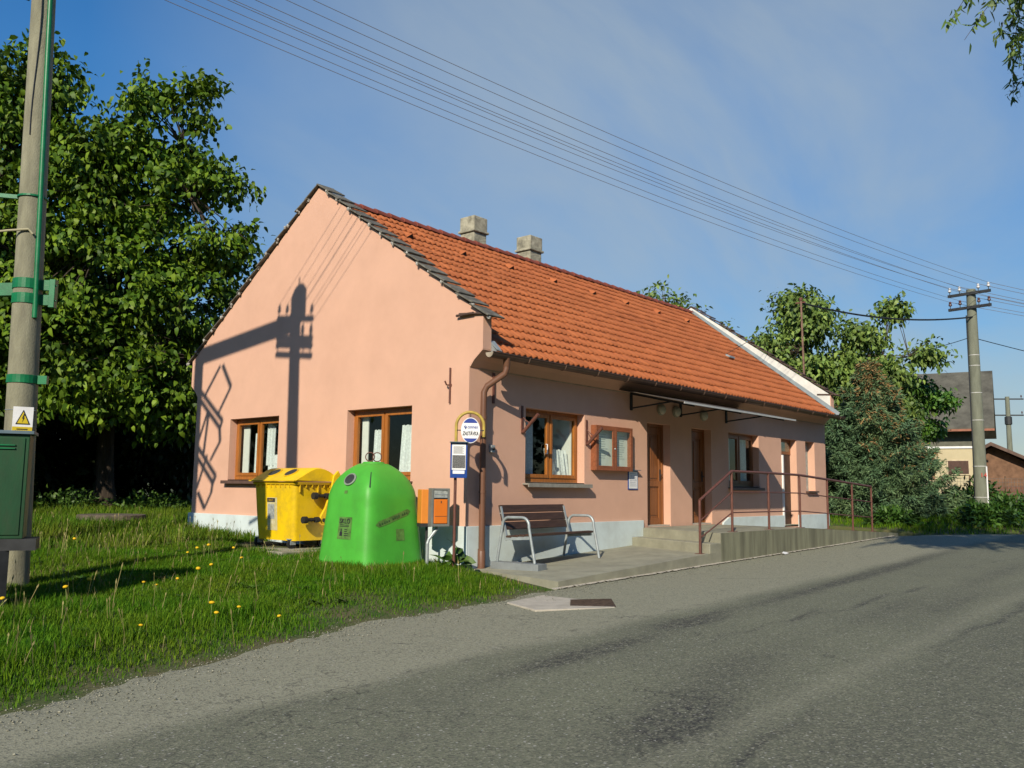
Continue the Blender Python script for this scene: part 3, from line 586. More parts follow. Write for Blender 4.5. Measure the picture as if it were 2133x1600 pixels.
while x < HL - .3:
    n = 10; L_ = .40; r0, r1 = .125, .105
    for q, (xx_, rr) in enumerate(((x, r0), (x + L_, r1))):
        for k in range(n + 1):
            tt = PI * (k / n * 1.1 - .05); g.v.append((xx_, 4.2 - rr * math.cos(tt), 6.735 + rr * .85 * math.sin(tt) + (.012 if q == 0 else 0)))
    b_ = len(g.v) - 2 * (n + 1)
    for k in range(n): g.f.append((b_ + k, b_ + k + 1, b_ + n + 1 + k + 1, b_ + n + 1 + k))
    g.f.append(tuple(b_ + k for k in range(n + 1))); x += .385
obj('ridge_cap', g, RIDGE, roof, smooth=True)
for (x, s) in ((1.68, .93), (3.19, 1.03), (4.8, 1.02), (6.40, 1.06), (8.05, 1.06), (9.6, 1.06), (11.25, 1.05), (12.95, 1.03)):
    g = G(); a_ = [slope_pt(x - .10, s + .13, .03), slope_pt(x, s + .13, .13), slope_pt(x + .10, s + .13, .03), slope_pt(x, s - .2, .03)]
    g.add(a_, [(0, 1, 3), (1, 2, 3)]); v_ = obj('roof_vent', g, TILE, roof, fixn=False)
    g = G(); g.add([slope_pt(x - .085, s + .127, .03), slope_pt(x + .085, s + .127, .03), slope_pt(x, s + .127, .115)], [(0, 1, 2)]); obj('vent_opening', g, DARK, v_, fixn=False)
g = G(); g.prism([slope_pt(12.0, 3.30, .05), slope_pt(12.22, 3.34, .05), slope_pt(12.3, 3.44, .08), slope_pt(12.02, 3.42, .08)], (0, 0, .05)); obj('roof_bracket', g, GALV, roof)
# chimneys
for (cx0, cx1, cy0, cy1, zt) in ((4.72, 5.22, 4.42, 4.92, 7.60), (6.86, 7.38, 4.42, 4.92, 7.60)):
    g = G(); g.box(cx0 + .025, cx1 - .025, cy0 + .025, cy1 - .025, 5.6, zt - .40); g.box(cx0 - .025, cx1 + .025, cy0 - .025, cy1 + .025, zt - .405, zt - .34); g.box(cx0 + .01, cx1 - .01, cy0 + .01, cy1 - .01, zt - .345, zt)
    obj('chimney', g, CHIM, roof, bevel=.02)
# verge tiles of both gables
def verge(x0, x1, m, seed):
    rnd = random.Random(seed); g = G(); gm = G(); Ls = math.hypot(4.49, 3.14); ex, ez = 4.49 / Ls, 3.14 / Ls
    for side in (0, 1):
        s = -0.03
        while s < Ls - .12:
            ll = .47 + rnd.uniform(-.03, .03); tz = rnd.uniform(-.006, .012); sh = rnd.uniform(-.02, .02)
            def pt(ss, h, x):
                y = 4.2 - ss * ex - h * ez; z = 6.955 - ss * ez + h * ex
                return (x, y if side == 0 else 8.4 - y, z)
            a0, a1 = s, s + ll
            poly = [pt(a0, .005, x0 + sh), pt(a1, .045 + tz, x0 + sh), pt(a1, .075 + tz, x0 + sh), pt(a0, .028, x0 + sh)]
            g.prism(poly, (x1 - x0, 0, 0))
            for _ in range(2):
                q = a1 - rnd.uniform(0, .08); c0_ = Vector(pt(q, rnd.uniform(0, .03), x0 + rnd.uniform(-.015, .06))); rr = rnd.uniform(.018, .034)
                gm.lathe(c0_, [(rr * .5, -rr), (rr, 0), (rr * .6, rr)], 6)
            s += .40
    return g, gm
g, gm = verge(-.075, .34, OLDT, 4); vt = obj('verge_tiles', g, OLDT, roof, bevel=.008); obj('mortar', gm, MORT, vt)
g, gm = verge(HL - .22, HL + .10, OLDT2, 9); vt2 = obj('verge_tiles', g, OLDT2, roof, bevel=.008)
# end tiles on the corbels
g = G(); g.prism([(-.05, -.33, 3.81), (-.05, .22, 3.86), (-.05, .22, 3.885), (-.05, -.33, 3.835)], (.38, 0, 0)); g.tube([(-.06, .26, 3.84), (-.06, -.12, 3.845)], .022); obj('verge_end_tile', g, OLDT2, roof)
g = G(); g.prism([(HL - .25, -.36, 3.80), (HL - .25, .1, 3.83), (HL - .25, .1, 3.86), (HL - .25, -.36, 3.83)], (.33, 0, 0))
obj('verge_end_tile', g, OLDT2, roof)
# white inner face + flashing along the right parapet
g = G(); xf = HL - .226
g.prism([slope_pt(xf, -.02, .02), slope_pt(xf, SLEN + .08, .02), slope_pt(xf, SLEN + .08, .15), slope_pt(xf, -.02, .12)], (-.012, 0, 0))
g.prism([slope_pt(xf - .13, -.02, .055), slope_pt(xf - .13, SLEN + .08, .055), slope_pt(xf - .13, SLEN + .08, .07), slope_pt(xf - .13, -.02, .07)], (.125, 0, 0)); obj('flashing', g, FLASH, roof)
g = G(); g.prism([(.205, -.44, 3.18), (.205, -.28, 3.36), (.205, -.20, 3.44), (.205, -.20, 3.2)], (.05, 0, 0)); g.prism([(.2, -.42, 3.24), (.2, -.24, 3.40), (.34, -.24, 3.40), (.30, -.44, 3.22)], (0, 0, .02)); obj('flashing', g, FLASH, roof)
# gutter
gy, gz, gr = -.455, 3.172, .080; g = G(); n = 9; x0, x1 = -.02, HL + .22
for x in (x0, x1):
    for k in range(n + 1):
        tt = PI + PI * k / n; g.v.append((x, gy + gr * math.cos(tt), gz + gr * math.sin(tt)))
for k in range(n): g.f.append((k, k + 1, n + 1 + k + 1, n + 1 + k))
g.tube([(x0, gy - gr, gz + .004), (x1, gy - gr, gz + .004)], .011, 6)
gut = obj('gutter', g, BROWN, house, smooth=True, fixn=False)
for k in range(15):
    g = G(); x = .9 + k * 1.0; pp = [(x, gy + (gr + .004) * math.cos(PI + PI * j / 8), gz + (gr + .004) * math.sin(PI + PI * j / 8)) for j in range(9)]; g.tube(pp, .008, 4)
    obj('gutter_bracket', g, mat('bracket', (.16, .10, .07), .5), gut)
g = G(); pp = [(x0 - .004, gy + gr * math.cos(PI + PI * j / 10), gz + gr * math.sin(PI + PI * j / 10)) for j in range(11)]; g.prism(pp, (.008, 0, 0)); obj('gutter_end_cap', g, BCAP, gut)
# fascia under the tiles, deepened to block sun passing above the gutter
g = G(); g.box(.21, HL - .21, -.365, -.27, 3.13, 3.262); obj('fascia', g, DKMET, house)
# downpipe
g = G(); dxp = .235
g.tube([(.40, gy, gz - .06), (.40, gy, gz - .22), (.39, gy + .02, gz - .30), (.27, -.15, gz - .50), (dxp, -.115, gz - .60), (dxp, -.11, 2.3), (dxp, -.115, -.30)], .052, 12)
dp = obj('downpipe', g, BROWNP, house, smooth=True)
for z in (2.15, .95, .02):
    g = G(); g.lathe((dxp, -.111, z), [(.052, -.02), (.060, -.02), (.060, .02), (.052, .02)], 12); obj('pipe_collar', g, BROWNP, dp, smooth=True)
g = G(); g.lathe((dxp, -.113, -.10), [(.054, -.22), (.064, -.22), (.064, .10), (.054, .12)], 12); obj('pipe_shoe', g, BROWNP, dp, smooth=True)
g = G(); g.lathe((.40, gy, gz - .13), [(.054, -.06), (.06, -.05), (.06, .05), (.075, .08)], 12); obj('gutter_outlet', g, BROWNP, dp, smooth=True)

# ------------------------------------------------------------------ things on the facade
can = root('door_canopy', 'long thin translucent white canopy sloping out over the doors', 'canopy', (6.9, 0, 2.9))
cz = lambda d: 3.0 - .225 * d
g = G(); n = 60
for k in range(n + 1):
    x = 4.30 + 5.12 * k / n; z = .006 * math.cos(k * PI)
    g.v += [(x, -.005, cz(0) + z), (x, -1.5, cz(1.5) + z), (x, -.005, cz(0) + z + .012), (x, -1.5, cz(1.5) + z + .012)]
for k in range(n):
    a_ = 4 * k; g.f += [(a_, a_ + 4, a_ + 5, a_ + 1), (a_ + 2, a_ + 3, a_ + 7, a_ + 6), (a_ + 1, a_ + 5, a_ + 7, a_ + 3)]
g.f += [(0, 1, 3, 2), (4 * n, 4 * n + 2, 4 * n + 3, 4 * n + 1)]
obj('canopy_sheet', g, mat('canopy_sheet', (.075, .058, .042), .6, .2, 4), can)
g = G(); g.box(4.3, 9.42, -1.515, -1.495, cz(1.5) - .02, cz(1.5) + .016); obj('front_rail', g, mat('aluminium', (.52, .50, .46), .4, .08, metal=.3), can)
for x in (4.77, 6.75, 8.89):
    g = G(); g.box(x - .03, x + .03, -.035, -.001, 2.62, 3.0); g.bar((x, -.03, cz(.03) - .03), (x, -1.45, cz(1.45) - .03), .05, .05); g.bar((x, -.03, 2.66), (x, -.95, cz(.95) - .04), .03, .03); obj('bracket', g, DKMET, can)
def at_wall(x, z, name, label, cat, group=None): return root(name, label, cat, (x, 0, z), group)
for i_, (x, lb) in enumerate(((5.90, 'round cream wall lamp left of its neighbours above the first door'), (6.53, 'round cream wall lamp beside the middle canopy bracket'), (7.75, 'round cream wall lamp above the second brown door'))):
    L_ = at_wall(x, 2.72, 'wall_lamp', lb, 'lamp', 'round lamps under the canopy')
    ax = (Vector((1, 0, 0)), Vector((0, 0, 1)), Vector((0, -1, 0)))
    g = G(); g.lathe((x, -.001, 2.72), [(.115, 0), (.125, .01), (.125, .045), (.11, .055)], 24, ax); obj('lamp_base', g, mat('lamp_ring', (.30, .28, .20), .5), L_, smooth=True)
    g = G(); g.lathe((x, -.05, 2.72), [(.108, 0), (.105, .03), (.085, .055), (.045, .07), (.01, .074)], 24, ax); obj('lamp_glass', g, LAMPG, L_, smooth=True)
# flag holders
def flagh(x, z, label):
    f_ = at_wall(x, z, 'flag_holder', label, 'flag holder', 'angled steel flag holders')
    g = G(); g.box(x - .022, x + .022, -.018, -.001, z - .02, z + .46); obj('back_plate', g, RUST, f_)
    g = G(); g.tube([(x, -.03, z), (x + .01, -.36, z + .30)], .030, 12); obj('flag_tube', g, RUST, f_, smooth=True)
    g = G(); g.tube([(x, -.01, z + .27), (x, -.10, z + .20), (x, -.19, z + .145)], .009, 6); obj('brace', g, RUST, f_)
flagh(1.34, 1.98, 'brown angled flag tube left of the street window'); flagh(3.24, 1.86, 'brown angled flag tube left of the notice board')
f_ = root('flag_holder', 'thin vertical iron rod with hook on the gable wall', 'flag holder', (0, .42, 2.6))
g = G(); g.tube([(-.02, .42, 2.40), (-.02, .42, 2.99)], .017, 8); obj('rod', g, RUST, f_, smooth=True)
g = G(); g.tube([(-.02, .42, 2.70), (-.08, .44, 2.70), (-.12, .44, 2.76)], .014, 6); g.tube([(-.001, .42, 2.70), (-.02, .42, 2.70)], .03, 8); obj('hook', g, RUST, f_)
f_ = root('flag_holder', 'small brown vertical plate behind the drainpipe bend', 'flag holder', (.62, 0, 2.7))
g = G(); g.box(.56, .60, -.03, -.001, 2.42, 2.93); obj('back_plate', g, RUST, f_)
# notice board
nb_ = root('notice_board', 'glazed brown wooden notice board on the pink street wall', 'notice board', (4.0, 0, 1.8))
g = G(); x0, x1, z0, z1, d_ = 3.385, 4.645, 1.375, 2.235, .123
g.box(x0, x1, -.012, -.001, z0, z1); g.box(x0, x0 + .03, -d_ + .02, -.012, z0, z1); g.box(x1 - .03, x1, -d_ + .02, -.012, z0, z1); g.box(x0 + .03, x1 - .03, -d_ + .02, -.012, z0, z0 + .03); g.box(x0 + .03, x1 - .03, -d_ + .02, -.012, z1 - .03, z1); obj('case', g, BOARDW, nb_, bevel=.004)
xm = (x0 + x1) / 2
for a0, a1 in ((x0, xm - .003), (xm + .003, x1)):
    g = G(); s_2 = .085 if a0 == x0 else .07; s_3 = .07 if a0 == x0 else .085
    g.box(a0, a0 + s_2, -d_ - .008, -d_ + .018, z0, z1); g.box(a1 - s_3, a1, -d_ - .008, -d_ + .018, z0, z1); g.box(a0 + s_2, a1 - s_3, -d_ - .008, -d_ + .018, z0, z0 + .09); g.box(a0 + s_2, a1 - s_3, -d_ - .008, -d_ + .018, z1 - .09, z1)
    dr = obj('door', g, BOARDW, nb_, bevel=.005); g = G(); g.add([(a0 + s_2 - .004, -d_ + .004, z0 + .085), (a1 - s_3 + .004, -d_ + .004, z0 + .085), (a1 - s_3 + .004, -d_ + .004, z1 - .085), (a0 + s_2 - .004, -d_ + .004, z1 - .085)], [(0, 1, 2, 3)]); obj('pane', g, GLASSB, dr, fixn=False)
g = G(); g.box(x0 + .032, x1 - .032, -.02, -.013, z0 + .032, z1 - .032); obj('backing', g, PAPER, nb_)
g = G(); rr = random.Random(5)
for (a0, a1) in ((x0 + .13, xm - .1), (xm + .12, x1 - .13)):
    for k in range(11): z = z1 - .17 - k * .045; g.box(a0, a1 - rr.uniform(0, .1), -.024, -.0215, z, z + .012)
obj('printed_lines', g, mat('faint_print', (.45, .50, .46), .8), nb_)
g = G(); g.lathe((xm, -d_ - .012, 1.80), [(.014, -.01), (.02, .0), (.014, .01)], 10, 'y'); obj('lock', g, GALV, nb_)
# paper sign
ps = root('wall_notice', 'narrow blue framed white notice beside the notice board', 'sign', (4.8, 0, 1.4))
g = G(); g.box(4.655, 5.005, -.016, -.001, 1.02, 1.40); obj('frame', g, BLUE, ps)
g = G(); g.box(4.675, 4.985, -.020, -.0165, 1.04, 1.38); obj('sheet', g, WHITEP, ps)
g = G(); g.box(4.655, 5.0, -.10, -.017, 1.402, 1.414); obj('rain_lid', g, GREYB, ps)
g = G()
for k in range(8): g.box(4.70, 4.95 - .02 * (k % 3), -.0235, -.0205, 1.09 + k * .035, 1.10 + k * .035)
obj('printed_lines', g, mat('pale_print', (.5, .53, .58), .8), ps)
jb = root('junction_box', 'small grey electrical box behind the bus stop sign', 'junction box', (.55, 0, 1.5))
g = G(); g.box(.50, .59, -.06, -.001, 1.60, 1.72); obj('box', g, GALV, jb, bevel=.006); g = G(); g.lathe((.545, -.06, 1.66), [(.02, -.03), (.026, 0)], 10, 'y'); obj('socket', g, DKMET, jb)

# handrail
hr = root('ramp_handrail', 'red brown tube handrail along the concrete ramp edge', 'handrail', (8, -2, 0))
PX = [(3.84, -.10, .84), (5.08, .252, 1.385), (6.68, .252, 1.385), (8.23, .249, 1.375), (9.79, .175, 1.305), (11.35, .10, 1.235), (12.70, .04, 1.170)]
for (x, z0, z1) in PX:
    g = G(); g.tube([(x, -2.05, z0 + .008), (x, -2.05, z1)], .024, 10); po = obj('post', g, RUST, hr, smooth=True)
    g = G(); g.box(x - .075, x + .075, -2.12, -1.98, z0, z0 + .01); obj('base_plate', g, RUST, po)
for nm_, fr_, r_ in (('handrail', 1.0, .026), ('middle_rail', .655, .013), ('lower_rail', .315, .013)):
    pts = [(x, -2.05, z0 + (z1 - z0) * (fr_ if k else fr_ * (.93 if fr_ < 1 else 1))) for k, (x, z0, z1) in enumerate(PX)]
    g = G(); g.tube(pts, r_, 10); obj(nm_, g, RUST, hr, smooth=True)

# ------------------------------------------------------------------ bench
bn = root('park_bench', 'bench with dark brown slats and bent galvanised tube arms', 'bench', (1.4, -.6, -.15))
bu = Vector((1.98, .16, 0)).normalized(); bv = Vector((-bu.y, bu.x, 0)); bo = Vector((.44, -1.05, -.145))
B = lambda u, v, z: bo + bu * u + bv * v + Vector((0, 0, z))
for u in (0, 1.96):
    z0 = 0 if u == 0 else -.02; pts = [B(u, 0, z0), B(u, .115, .55)] + [B(u, .115 + .13 - .13 * math.cos(t_) * 1, .57 + .13 * math.sin(t_)) for t_ in np.linspace(.15, PI / 2, 6)]
    pts += [B(u, .50 + .0 + .13 * math.sin(t_), .57 + .13 * math.cos(t_)) for t_ in np.linspace(.2, PI / 2 - .1, 6)] + [B(u, .73, z0)]
    g = G(); g.tube(pts, .024, 10); obj('arm_frame', g, GALV, bn, smooth=True)
    g = G(); g.bar(B(u + (.05 if u == 0 else -.05), .13, .385), B(u + (.05 if u == 0 else -.05), .60, .355), .035, .05); g.bar(B(u + (.05 if u == 0 else -.05), .58, .33), B(u + (.05 if u == 0 else -.05), .72, .86), .035, .05, (0, 1, 0)); obj('seat_bracket', g, GALV, bn)
for k in range(4): 
    g = G(); v0 = .10 + k * .125; g.obox(B(.03, v0, .41 - .012 * k), bu * 1.90, bv * .112, Vector((0, 0, .035))); obj('seat_slat', g, SLAT, bn, bevel=.006)
for k in range(3):
    z = .50 + k * .135; v0 = .615 + k * .036; g = G(); g.obox(B(.03, v0, z), bu * 1.90, bv * .03 + Vector((0, 0, -.008)), Vector((0, 0, .12)) + bv * .032); obj('back_slat', g, SLAT, bn, bevel=.006)
g = G(); g.obox(B(-.10, -.13, -.115), bv * .92, bu * .24, Vector((0, 0, .112))); obj('levelling_plate', g, mat('plate_grey', (.20, .22, .22), .6, .1), bn, bevel=.004)

# ------------------------------------------------------------------ bus stop
Rv = Vector((r2.x, r2.y, 0)).normalized(); Rv = Vector((math.sin(.80), -math.cos(.80), 0)); Nv = Vector((-Rv.y, Rv.x, 0)) * -1.0  # sign plane: Rv to the right, Nv towards the road
if Nv.dot(CAM) < 0: Nv = -Nv
Zv = Vector((0, 0, 1)); pb = Vector((-.52, -.235, 0))
bs = root('bus_stop_sign', 'bus stop post with oval white and blue sign under a yellow hoop', 'bus stop', (pb.x, pb.y, -.2))
g = G(); g.tube([pb + Zv * -.35, pb + Zv * 1.30], .023, 10); obj('post', g, RUST, bs, smooth=True)
Rr = .215; g = G(); pts = [pb + Zv * 1.28, pb + Zv * 1.97] + [pb + Rv * (Rr - Rr * math.cos(t_)) + Zv * (1.97 + Rr * math.sin(t_)) for t_ in np.linspace(.15, PI - .1, 16)] + [pb + Rv * 2 * Rr + Zv * 1.80]
g.tube(pts, .024, 10); obj('hoop', g, YELP, bs, smooth=True)
sc_ = pb + Rv * (Rr + .005) + Zv * 1.90 + Nv * .02; a_, b_ = .148, .20
def oval(s, zlo, zhi, off, th, n=40):
    pts = []
    for k in range(n):
        t_ = 2 * PI * k / n; y = max(zlo, min(zhi, b_ * s * math.sin(t_)))
        xw = a_ * s * math.sqrt(max(0, 1 - (y / (b_ * s)) ** 2)) * (1 if math.cos(t_) >= 0 else -1); pts.append(sc_ + Rv * xw + Zv * y + Nv * off)
    return G().prism(pts, Nv * th)
sg = obj('sign_plate', oval(1.0, -9, 9, 0, .012), WHITEP, bs)
obj('blue_band', oval(.94, .115, 9, .0125, .002), SIGNB, sg); obj('blue_band', oval(.94, -9, -.125, .0125, .002), SIGNB, sg)
text('ZASTÁVKA', .082, sc_ + Nv * .0155 + Zv * -.052, Rv, Zv, INK, sg, shear=.2, xs=.60, off=.0022)
text('connex', .074, sc_ + Nv * .0155 + Rv * .032 + Zv * .052, Rv, Zv, SIGNB, sg, shear=.15, xs=.74, off=.001)
g = G(); g.tube([sc_ + Nv * .016 + Rv * x_ + Zv * z_ for x_, z_ in ((-.085, .02), (-.065, .045), (-.07, .066), (-.09, .068), (-.098, .052), (-.085, .042), (-.066, .05))], .006, 6); obj('emblem', g, SIGNB, sg)
g = G(); g.tube([sc_ + Zv * .2, sc_ + Zv * .265], .006, 6); g.tube([sc_ - Rv * .21, sc_ + Rv * .21 + Zv * .0], .008, 6); obj('hanger', g, DKMET, bs)
tb = pb + Nv * .03 + Rv * -.085; g = G(); g.obox(tb + Zv * 1.16, Rv * .262, Nv * .05, Zv * .55); tt = obj('timetable_case', g, BLUE, bs, bevel=.006)
g = G(); g.obox(tb + Zv * 1.705 - Rv * .012 - Nv * .01, Rv * .286, Nv * .12, Zv * .012 + Nv * .0); obj('rain_lid', g, GREYB, tt)
g = G(); g.obox(tb + Zv * 1.285 + Rv * .025 + Nv * .051, Rv * .212, Nv * .004, Zv * .40); g.obox(tb + Zv * 1.225 + Rv * .04 + Nv * .051, Rv * .18, Nv * .004, Zv * .05); obj('timetable_sheet', g, WHITEP, tt)
g = G(); g.obox(tb + Zv * 1.31 + Rv * .032 + Nv * .056, Rv * .198, Nv * .001, Zv * .20)
for k in range(9): g.obox(tb + Zv * (1.535 + k * .013) + Rv * .045 + Nv * .056, Rv * (.14 if k % 2 else .165), Nv * .001, Zv * .005)
obj('printed_lines', g, GREYINK, tt)

# ------------------------------------------------------------------ post boxes on a bent stand
pbx = Vector((-.62, .05, 0)); ang = .42; Rp = Vector((math.cos(ang), -math.sin(ang), 0)); Np = Vector((-math.sin(ang), -math.cos(ang), 0))
po = root('post_box', 'orange post box in a grey steel frame on a bent leg', 'post box', (pbx.x, pbx.y, -.2))
g = G(); W_, H0, H1 = .30, .41, 1.0
c0_ = pbx - Rp * .09
for (u0, u1, z0, z1) in ((0, .035, H0, H1), (W_ - .035, W_, H0, H1), (.035, W_ - .035, H0, H0 + .04), (.035, W_ - .035, H1 - .03, H1)):
    g.obox(c0_ + Rp * u0 + Zv * z0, Rp * (u1 - u0), -Np * .16, Zv * (z1 - z0))
g.obox(c0_ + Zv * H0 - Np * .15, Rp * W_, -Np * .012, Zv * (H1 - H0)); obj('frame', g, mat('frame_grey', (.16, .17, .155), .5, .1), po, bevel=.004)
g = G(); g.obox(c0_ + Rp * .04 + Zv * (H0 + .045) + Np * .012, Rp * (W_ - .08), -Np * .15, Zv * .375); obx = obj('letter_box', g, ORAN, po, bevel=.01)
g = G(); g.obox(c0_ + Rp * .145 + Zv * (H0 + .36) + Np * .013, Rp * .012, Np * .004, Zv * .035); g.obox(c0_ + Rp * .05 + Zv * (H0 + .155) + Np * .0125, Rp * (W_ - .1), Np * .002, Zv * .006); obj('lock', g, DKMET, obx)
g = G(); g.obox(c0_ + Rp * .04 + Zv * (H0 + .435), Rp * (W_ - .08), -Np * .10, Zv * .12); obj('display_pane', g, mat('pale_plastic', (.36, .39, .36), .25, .3, 14), po)
g = G(); g.obox(c0_ + Rp * .045 + Zv * (H0 + .44) + Np * .003, Rp * (W_ - .09), Np * .004, Zv * .02); g.obox(c0_ + Rp * .045 + Zv * (H0 + .49) + Np * .003, Rp * (W_ - .09), Np * .004, Zv * .012); obj('slot_rim', g, GALV, po)
g = G(); bl = c0_ + Rp * .13 - Np * .1; g.tube([bl + Zv * H0, bl + Zv * (H0 - .04) - Rp * .0, bl - Rp * .13 + Zv * (H0 - .20), bl - Rp * .15 + Zv * (H0 - .26), bl - Rp * .15 + Zv * -.4], .026, 8); obj('leg', g, GALV, po)
p2 = root('post_box', 'plain yellowish orange box behind the grey framed post box', 'post box', (pbx.x - .1, pbx.y + .5, -.2))
c1_ = pbx - Rp * .20 - Np * .16; g = G(); g.obox(c1_ + Zv * .45, Rp * .26, -Np * .2, Zv * .53); q_ = obj('letter_box', g, ORANY, p2, bevel=.012)
g = G(); g.obox(c1_ + Zv * .40 - Rp * .01, Rp * .18, -Np * .18, Zv * .05); g.tube([c1_ + Rp * .13 - Np * .1 + Zv * .42, c1_ + Rp * .13 - Np * .1 + Zv * -.4], .022, 8); obj('stand', g, DKMET, p2)

# ------------------------------------------------------------------ glass bank (igloo)
ig = root('bottle_bank', 'bright green domed bottle bank with round hole and faded stickers', 'bottle bank', (-.95, 1.2, -.2))
def igloo_r(z):   # half width and corner exponent by height
    t_ = (z + .2) / 1.6
    hw = .645 - .095 * min(1, t_ / .60)
    if t_ > .60: hw = .55 * math.sqrt(max(0.0, 1 - ((t_ - .60) / .415) ** 2))
    return hw, 7.0 - 3.6 * sst(.70, 1.02, t_)
zl = [-.22, -.1, .1, .3, .5, .66, .74, .80, .87, .95, 1.03, 1.11, 1.18, 1.25, 1.30, 1.335, 1.36, 1.38]; nk = 56; g = G()
def ig_pt(z, th, o_=0.0):
    hw, ex_ = igloo_r(z); hw += o_; c_, s_ = math.cos(th), math.sin(th); r_ = hw / ((abs(c_) ** ex_ + abs(s_) ** ex_) ** (1 / ex_))
    return Vector((-.95 + r_ * c_, 1.2 + r_ * s_, z))
for z in zl: g.v += [tuple(ig_pt(z, 2 * PI * k / nk)) for k in range(nk)]
for j in range(len(zl) - 1):
    for k in range(nk): g.f.append((j * nk + k, j * nk + (k + 1) % nk, (j + 1) * nk + (k + 1) % nk, (j + 1) * nk + k))
g.f.append(tuple((len(zl) - 1) * nk + k for k in range(nk)))
sh_ = obj('shell', g, IGLO, ig, smooth=True)
g = G(); g.lathe((-.95, 1.2, 1.33), [(.20, -.03), (.185, .05), (.17, .075), (.15, .08)], 24); obj('neck', g, IGLO, ig, smooth=True)
g = G()
for s_ in (-.05, .05): g.tube(arc((-.95 + s_, 1.2 - s_ * .6, 1.49), .072, 0, 2 * PI, 18, Vector((.66, -.75, 0)), (0, 0, 1)), .009, 6)
obj('lifting_ring', g, RUST, ig, smooth=True)
def on_ig(th, z, du, dv, o_=.006):  # tangent frame on the shell
    p = ig_pt(z, th, o_); a_ = (ig_pt(z, th + .02, o_) - ig_pt(z, th - .02, o_)).normalized(); w_ = (ig_pt(z + .02, th, o_) - ig_pt(z - .02, th, o_)).normalized()
    return p, a_, w_, a_.cross(w_).normalized()
p, a_, w_, n_ = on_ig(PI + .02, 1.12, 0, 0, .004); g = G(); g.lathe(p, [(.13, -.02), (.135, .015), (.105, .02)], 24, (a_, w_ * .8, n_), caps=False); obj('hole_rim', g, mat('rim_grey', (.22, .26, .20), .5), ig, smooth=True)
g = G(); g.lathe(p + n_ * .012, [(.106, -.01), (.106, .004)], 24, (a_, w_ * .8, n_)); obj('throw_hole', g, DARK, ig)
g = G()
for z in np.linspace(1.0, 1.24, 9): g.v += [tuple(ig_pt(z, PI * 1.25 + .0, .004)), tuple(ig_pt(z, PI * 1.25 + .028, .004))]
g.f = [(2 * k, 2 * k + 2, 2 * k + 3, 2 * k + 1) for k in range(8)]; obj('seam_slot', g, DARK, ig, fixn=False)
def patch(th0, th1, z0, z1, o_, m, name, parent, slope=0.0, n=14, rnd=False):
    g = G()
    for k in range(n + 1):
        th = th0 + (th1 - th0) * k / n; dz = slope * (k / n - .5); e_ = 0
        if rnd: e_ = (z1 - z0) / 2 * (1 - math.sqrt(max(0, 1 - max(0, abs(k / n - .5) * 2 - .8) ** 2 / .04)))
        g.v += [tuple(ig_pt(z0 + dz + e_, th, o_)), tuple(ig_pt(z1 + dz - e_, th, o_))]
    g.f = [(2 * k, 2 * k + 2, 2 * k + 3, 2 * k + 1) for k in range(n)]; return obj(name, g, m, parent, fixn=False)
st1 = patch(PI - .16, PI + .36, .20, .54, .004, STKR, 'sticker', ig)
p, a_, w_, n_ = on_ig(PI + .10, .475, 0, 0, .009); text('SKLO', .105, p + n_ * .004, a_, w_, INK, st1, off=.001)
g = G(); rr = random.Random(2)
for k in range(2): p, a_, w_, n_ = on_ig(PI + .10, .415 - k * .022, 0, 0, .008); g.obox(p - a_ * .11, a_ * rr.uniform(.18, .22), w_ * .008, n_ * .002)
for k in range(4): p, a_, w_, n_ = on_ig(PI + .19, .345 - k * .03, 0, 0, .008); g.obox(p - a_ * .05, a_ * rr.uniform(.06, .10), w_ * .010, n_ * .002)
p, a_, w_, n_ = on_ig(PI - .02, .25, 0, 0, .008); g.prism([p - a_ * .03, p + a_ * .03, p + a_ * .03 + w_ * .05, p + a_ * .01 + w_ * .075, p + a_ * .01 + w_ * .11, p - a_ * .01 + w_ * .11, p - a_ * .01 + w_ * .075, p - a_ * .03 + w_ * .05], n_ * .002)
obj('printed_marks', g, INK, st1)
patch(PI - .08, PI + .06, .90, .95, .004, STKR, 'sticker', ig)
st2 = patch(PI * 1.5 - .62, PI * 1.5 + .50, .48, .58, .004, STKR, 'sticker', ig, slope=.21, rnd=True)
g = G(); rr = random.Random(4)
for k in range(14):
    th = PI * 1.5 - .52 + k * .069; 
    if k in (5, 10): continue
    p, a_, w_, n_ = on_ig(th, .53 + .21 * ((th - PI * 1.5 + .62) / 1.12 - .5), 0, 0, .008); g.obox(p - a_ * .016 - w_ * .02, a_ * .026, w_ * rr.uniform(.025, .045), n_ * .002)
obj('printed_marks', g, mat('faded_mark', (.04, .10, .03), .7, .3), st2)
patch(PI * 1.5 - .02, PI * 1.5 + .26, .18, .36, .004, STKR, 'sticker', ig)

# ------------------------------------------------------------------ yellow wheeled container
yb_ = root('wheelie_bin', 'yellow plastics container with domed lid, black handles and castors', 'bin', (-.58, 3.82, -.1))
def rrect(cx_, cy_, hx, hy, r_, n=5):
    pts = []
    for q, (sx_, sy_) in enumerate(((1, 1), (-1, 1), (-1, -1), (1, -1))):
        for k in range(n + 1):
            t_ = PI / 2 * q + PI / 2 * k / n; pts.append((cx_ + sx_ * (hx - r_) + r_ * math.cos(t_), cy_ + sy_ * (hy - r_) + r_ * math.sin(t_)))
    return pts
YC = (-.58, 3.82); g = G(); rows_ = [(.08, .37, .54, .07), (.05, .39, .56, .09), (.12, .395, .565, .09), (.55, .425, .60, .09), (.98, .448, .625, .08), (1.04, .452, .63, .08)]
npn = 24
for (z, hx, hy, r_) in rows_: g.v += [(x, y, z) for x, y in rrect(*YC, hx, hy, r_)]
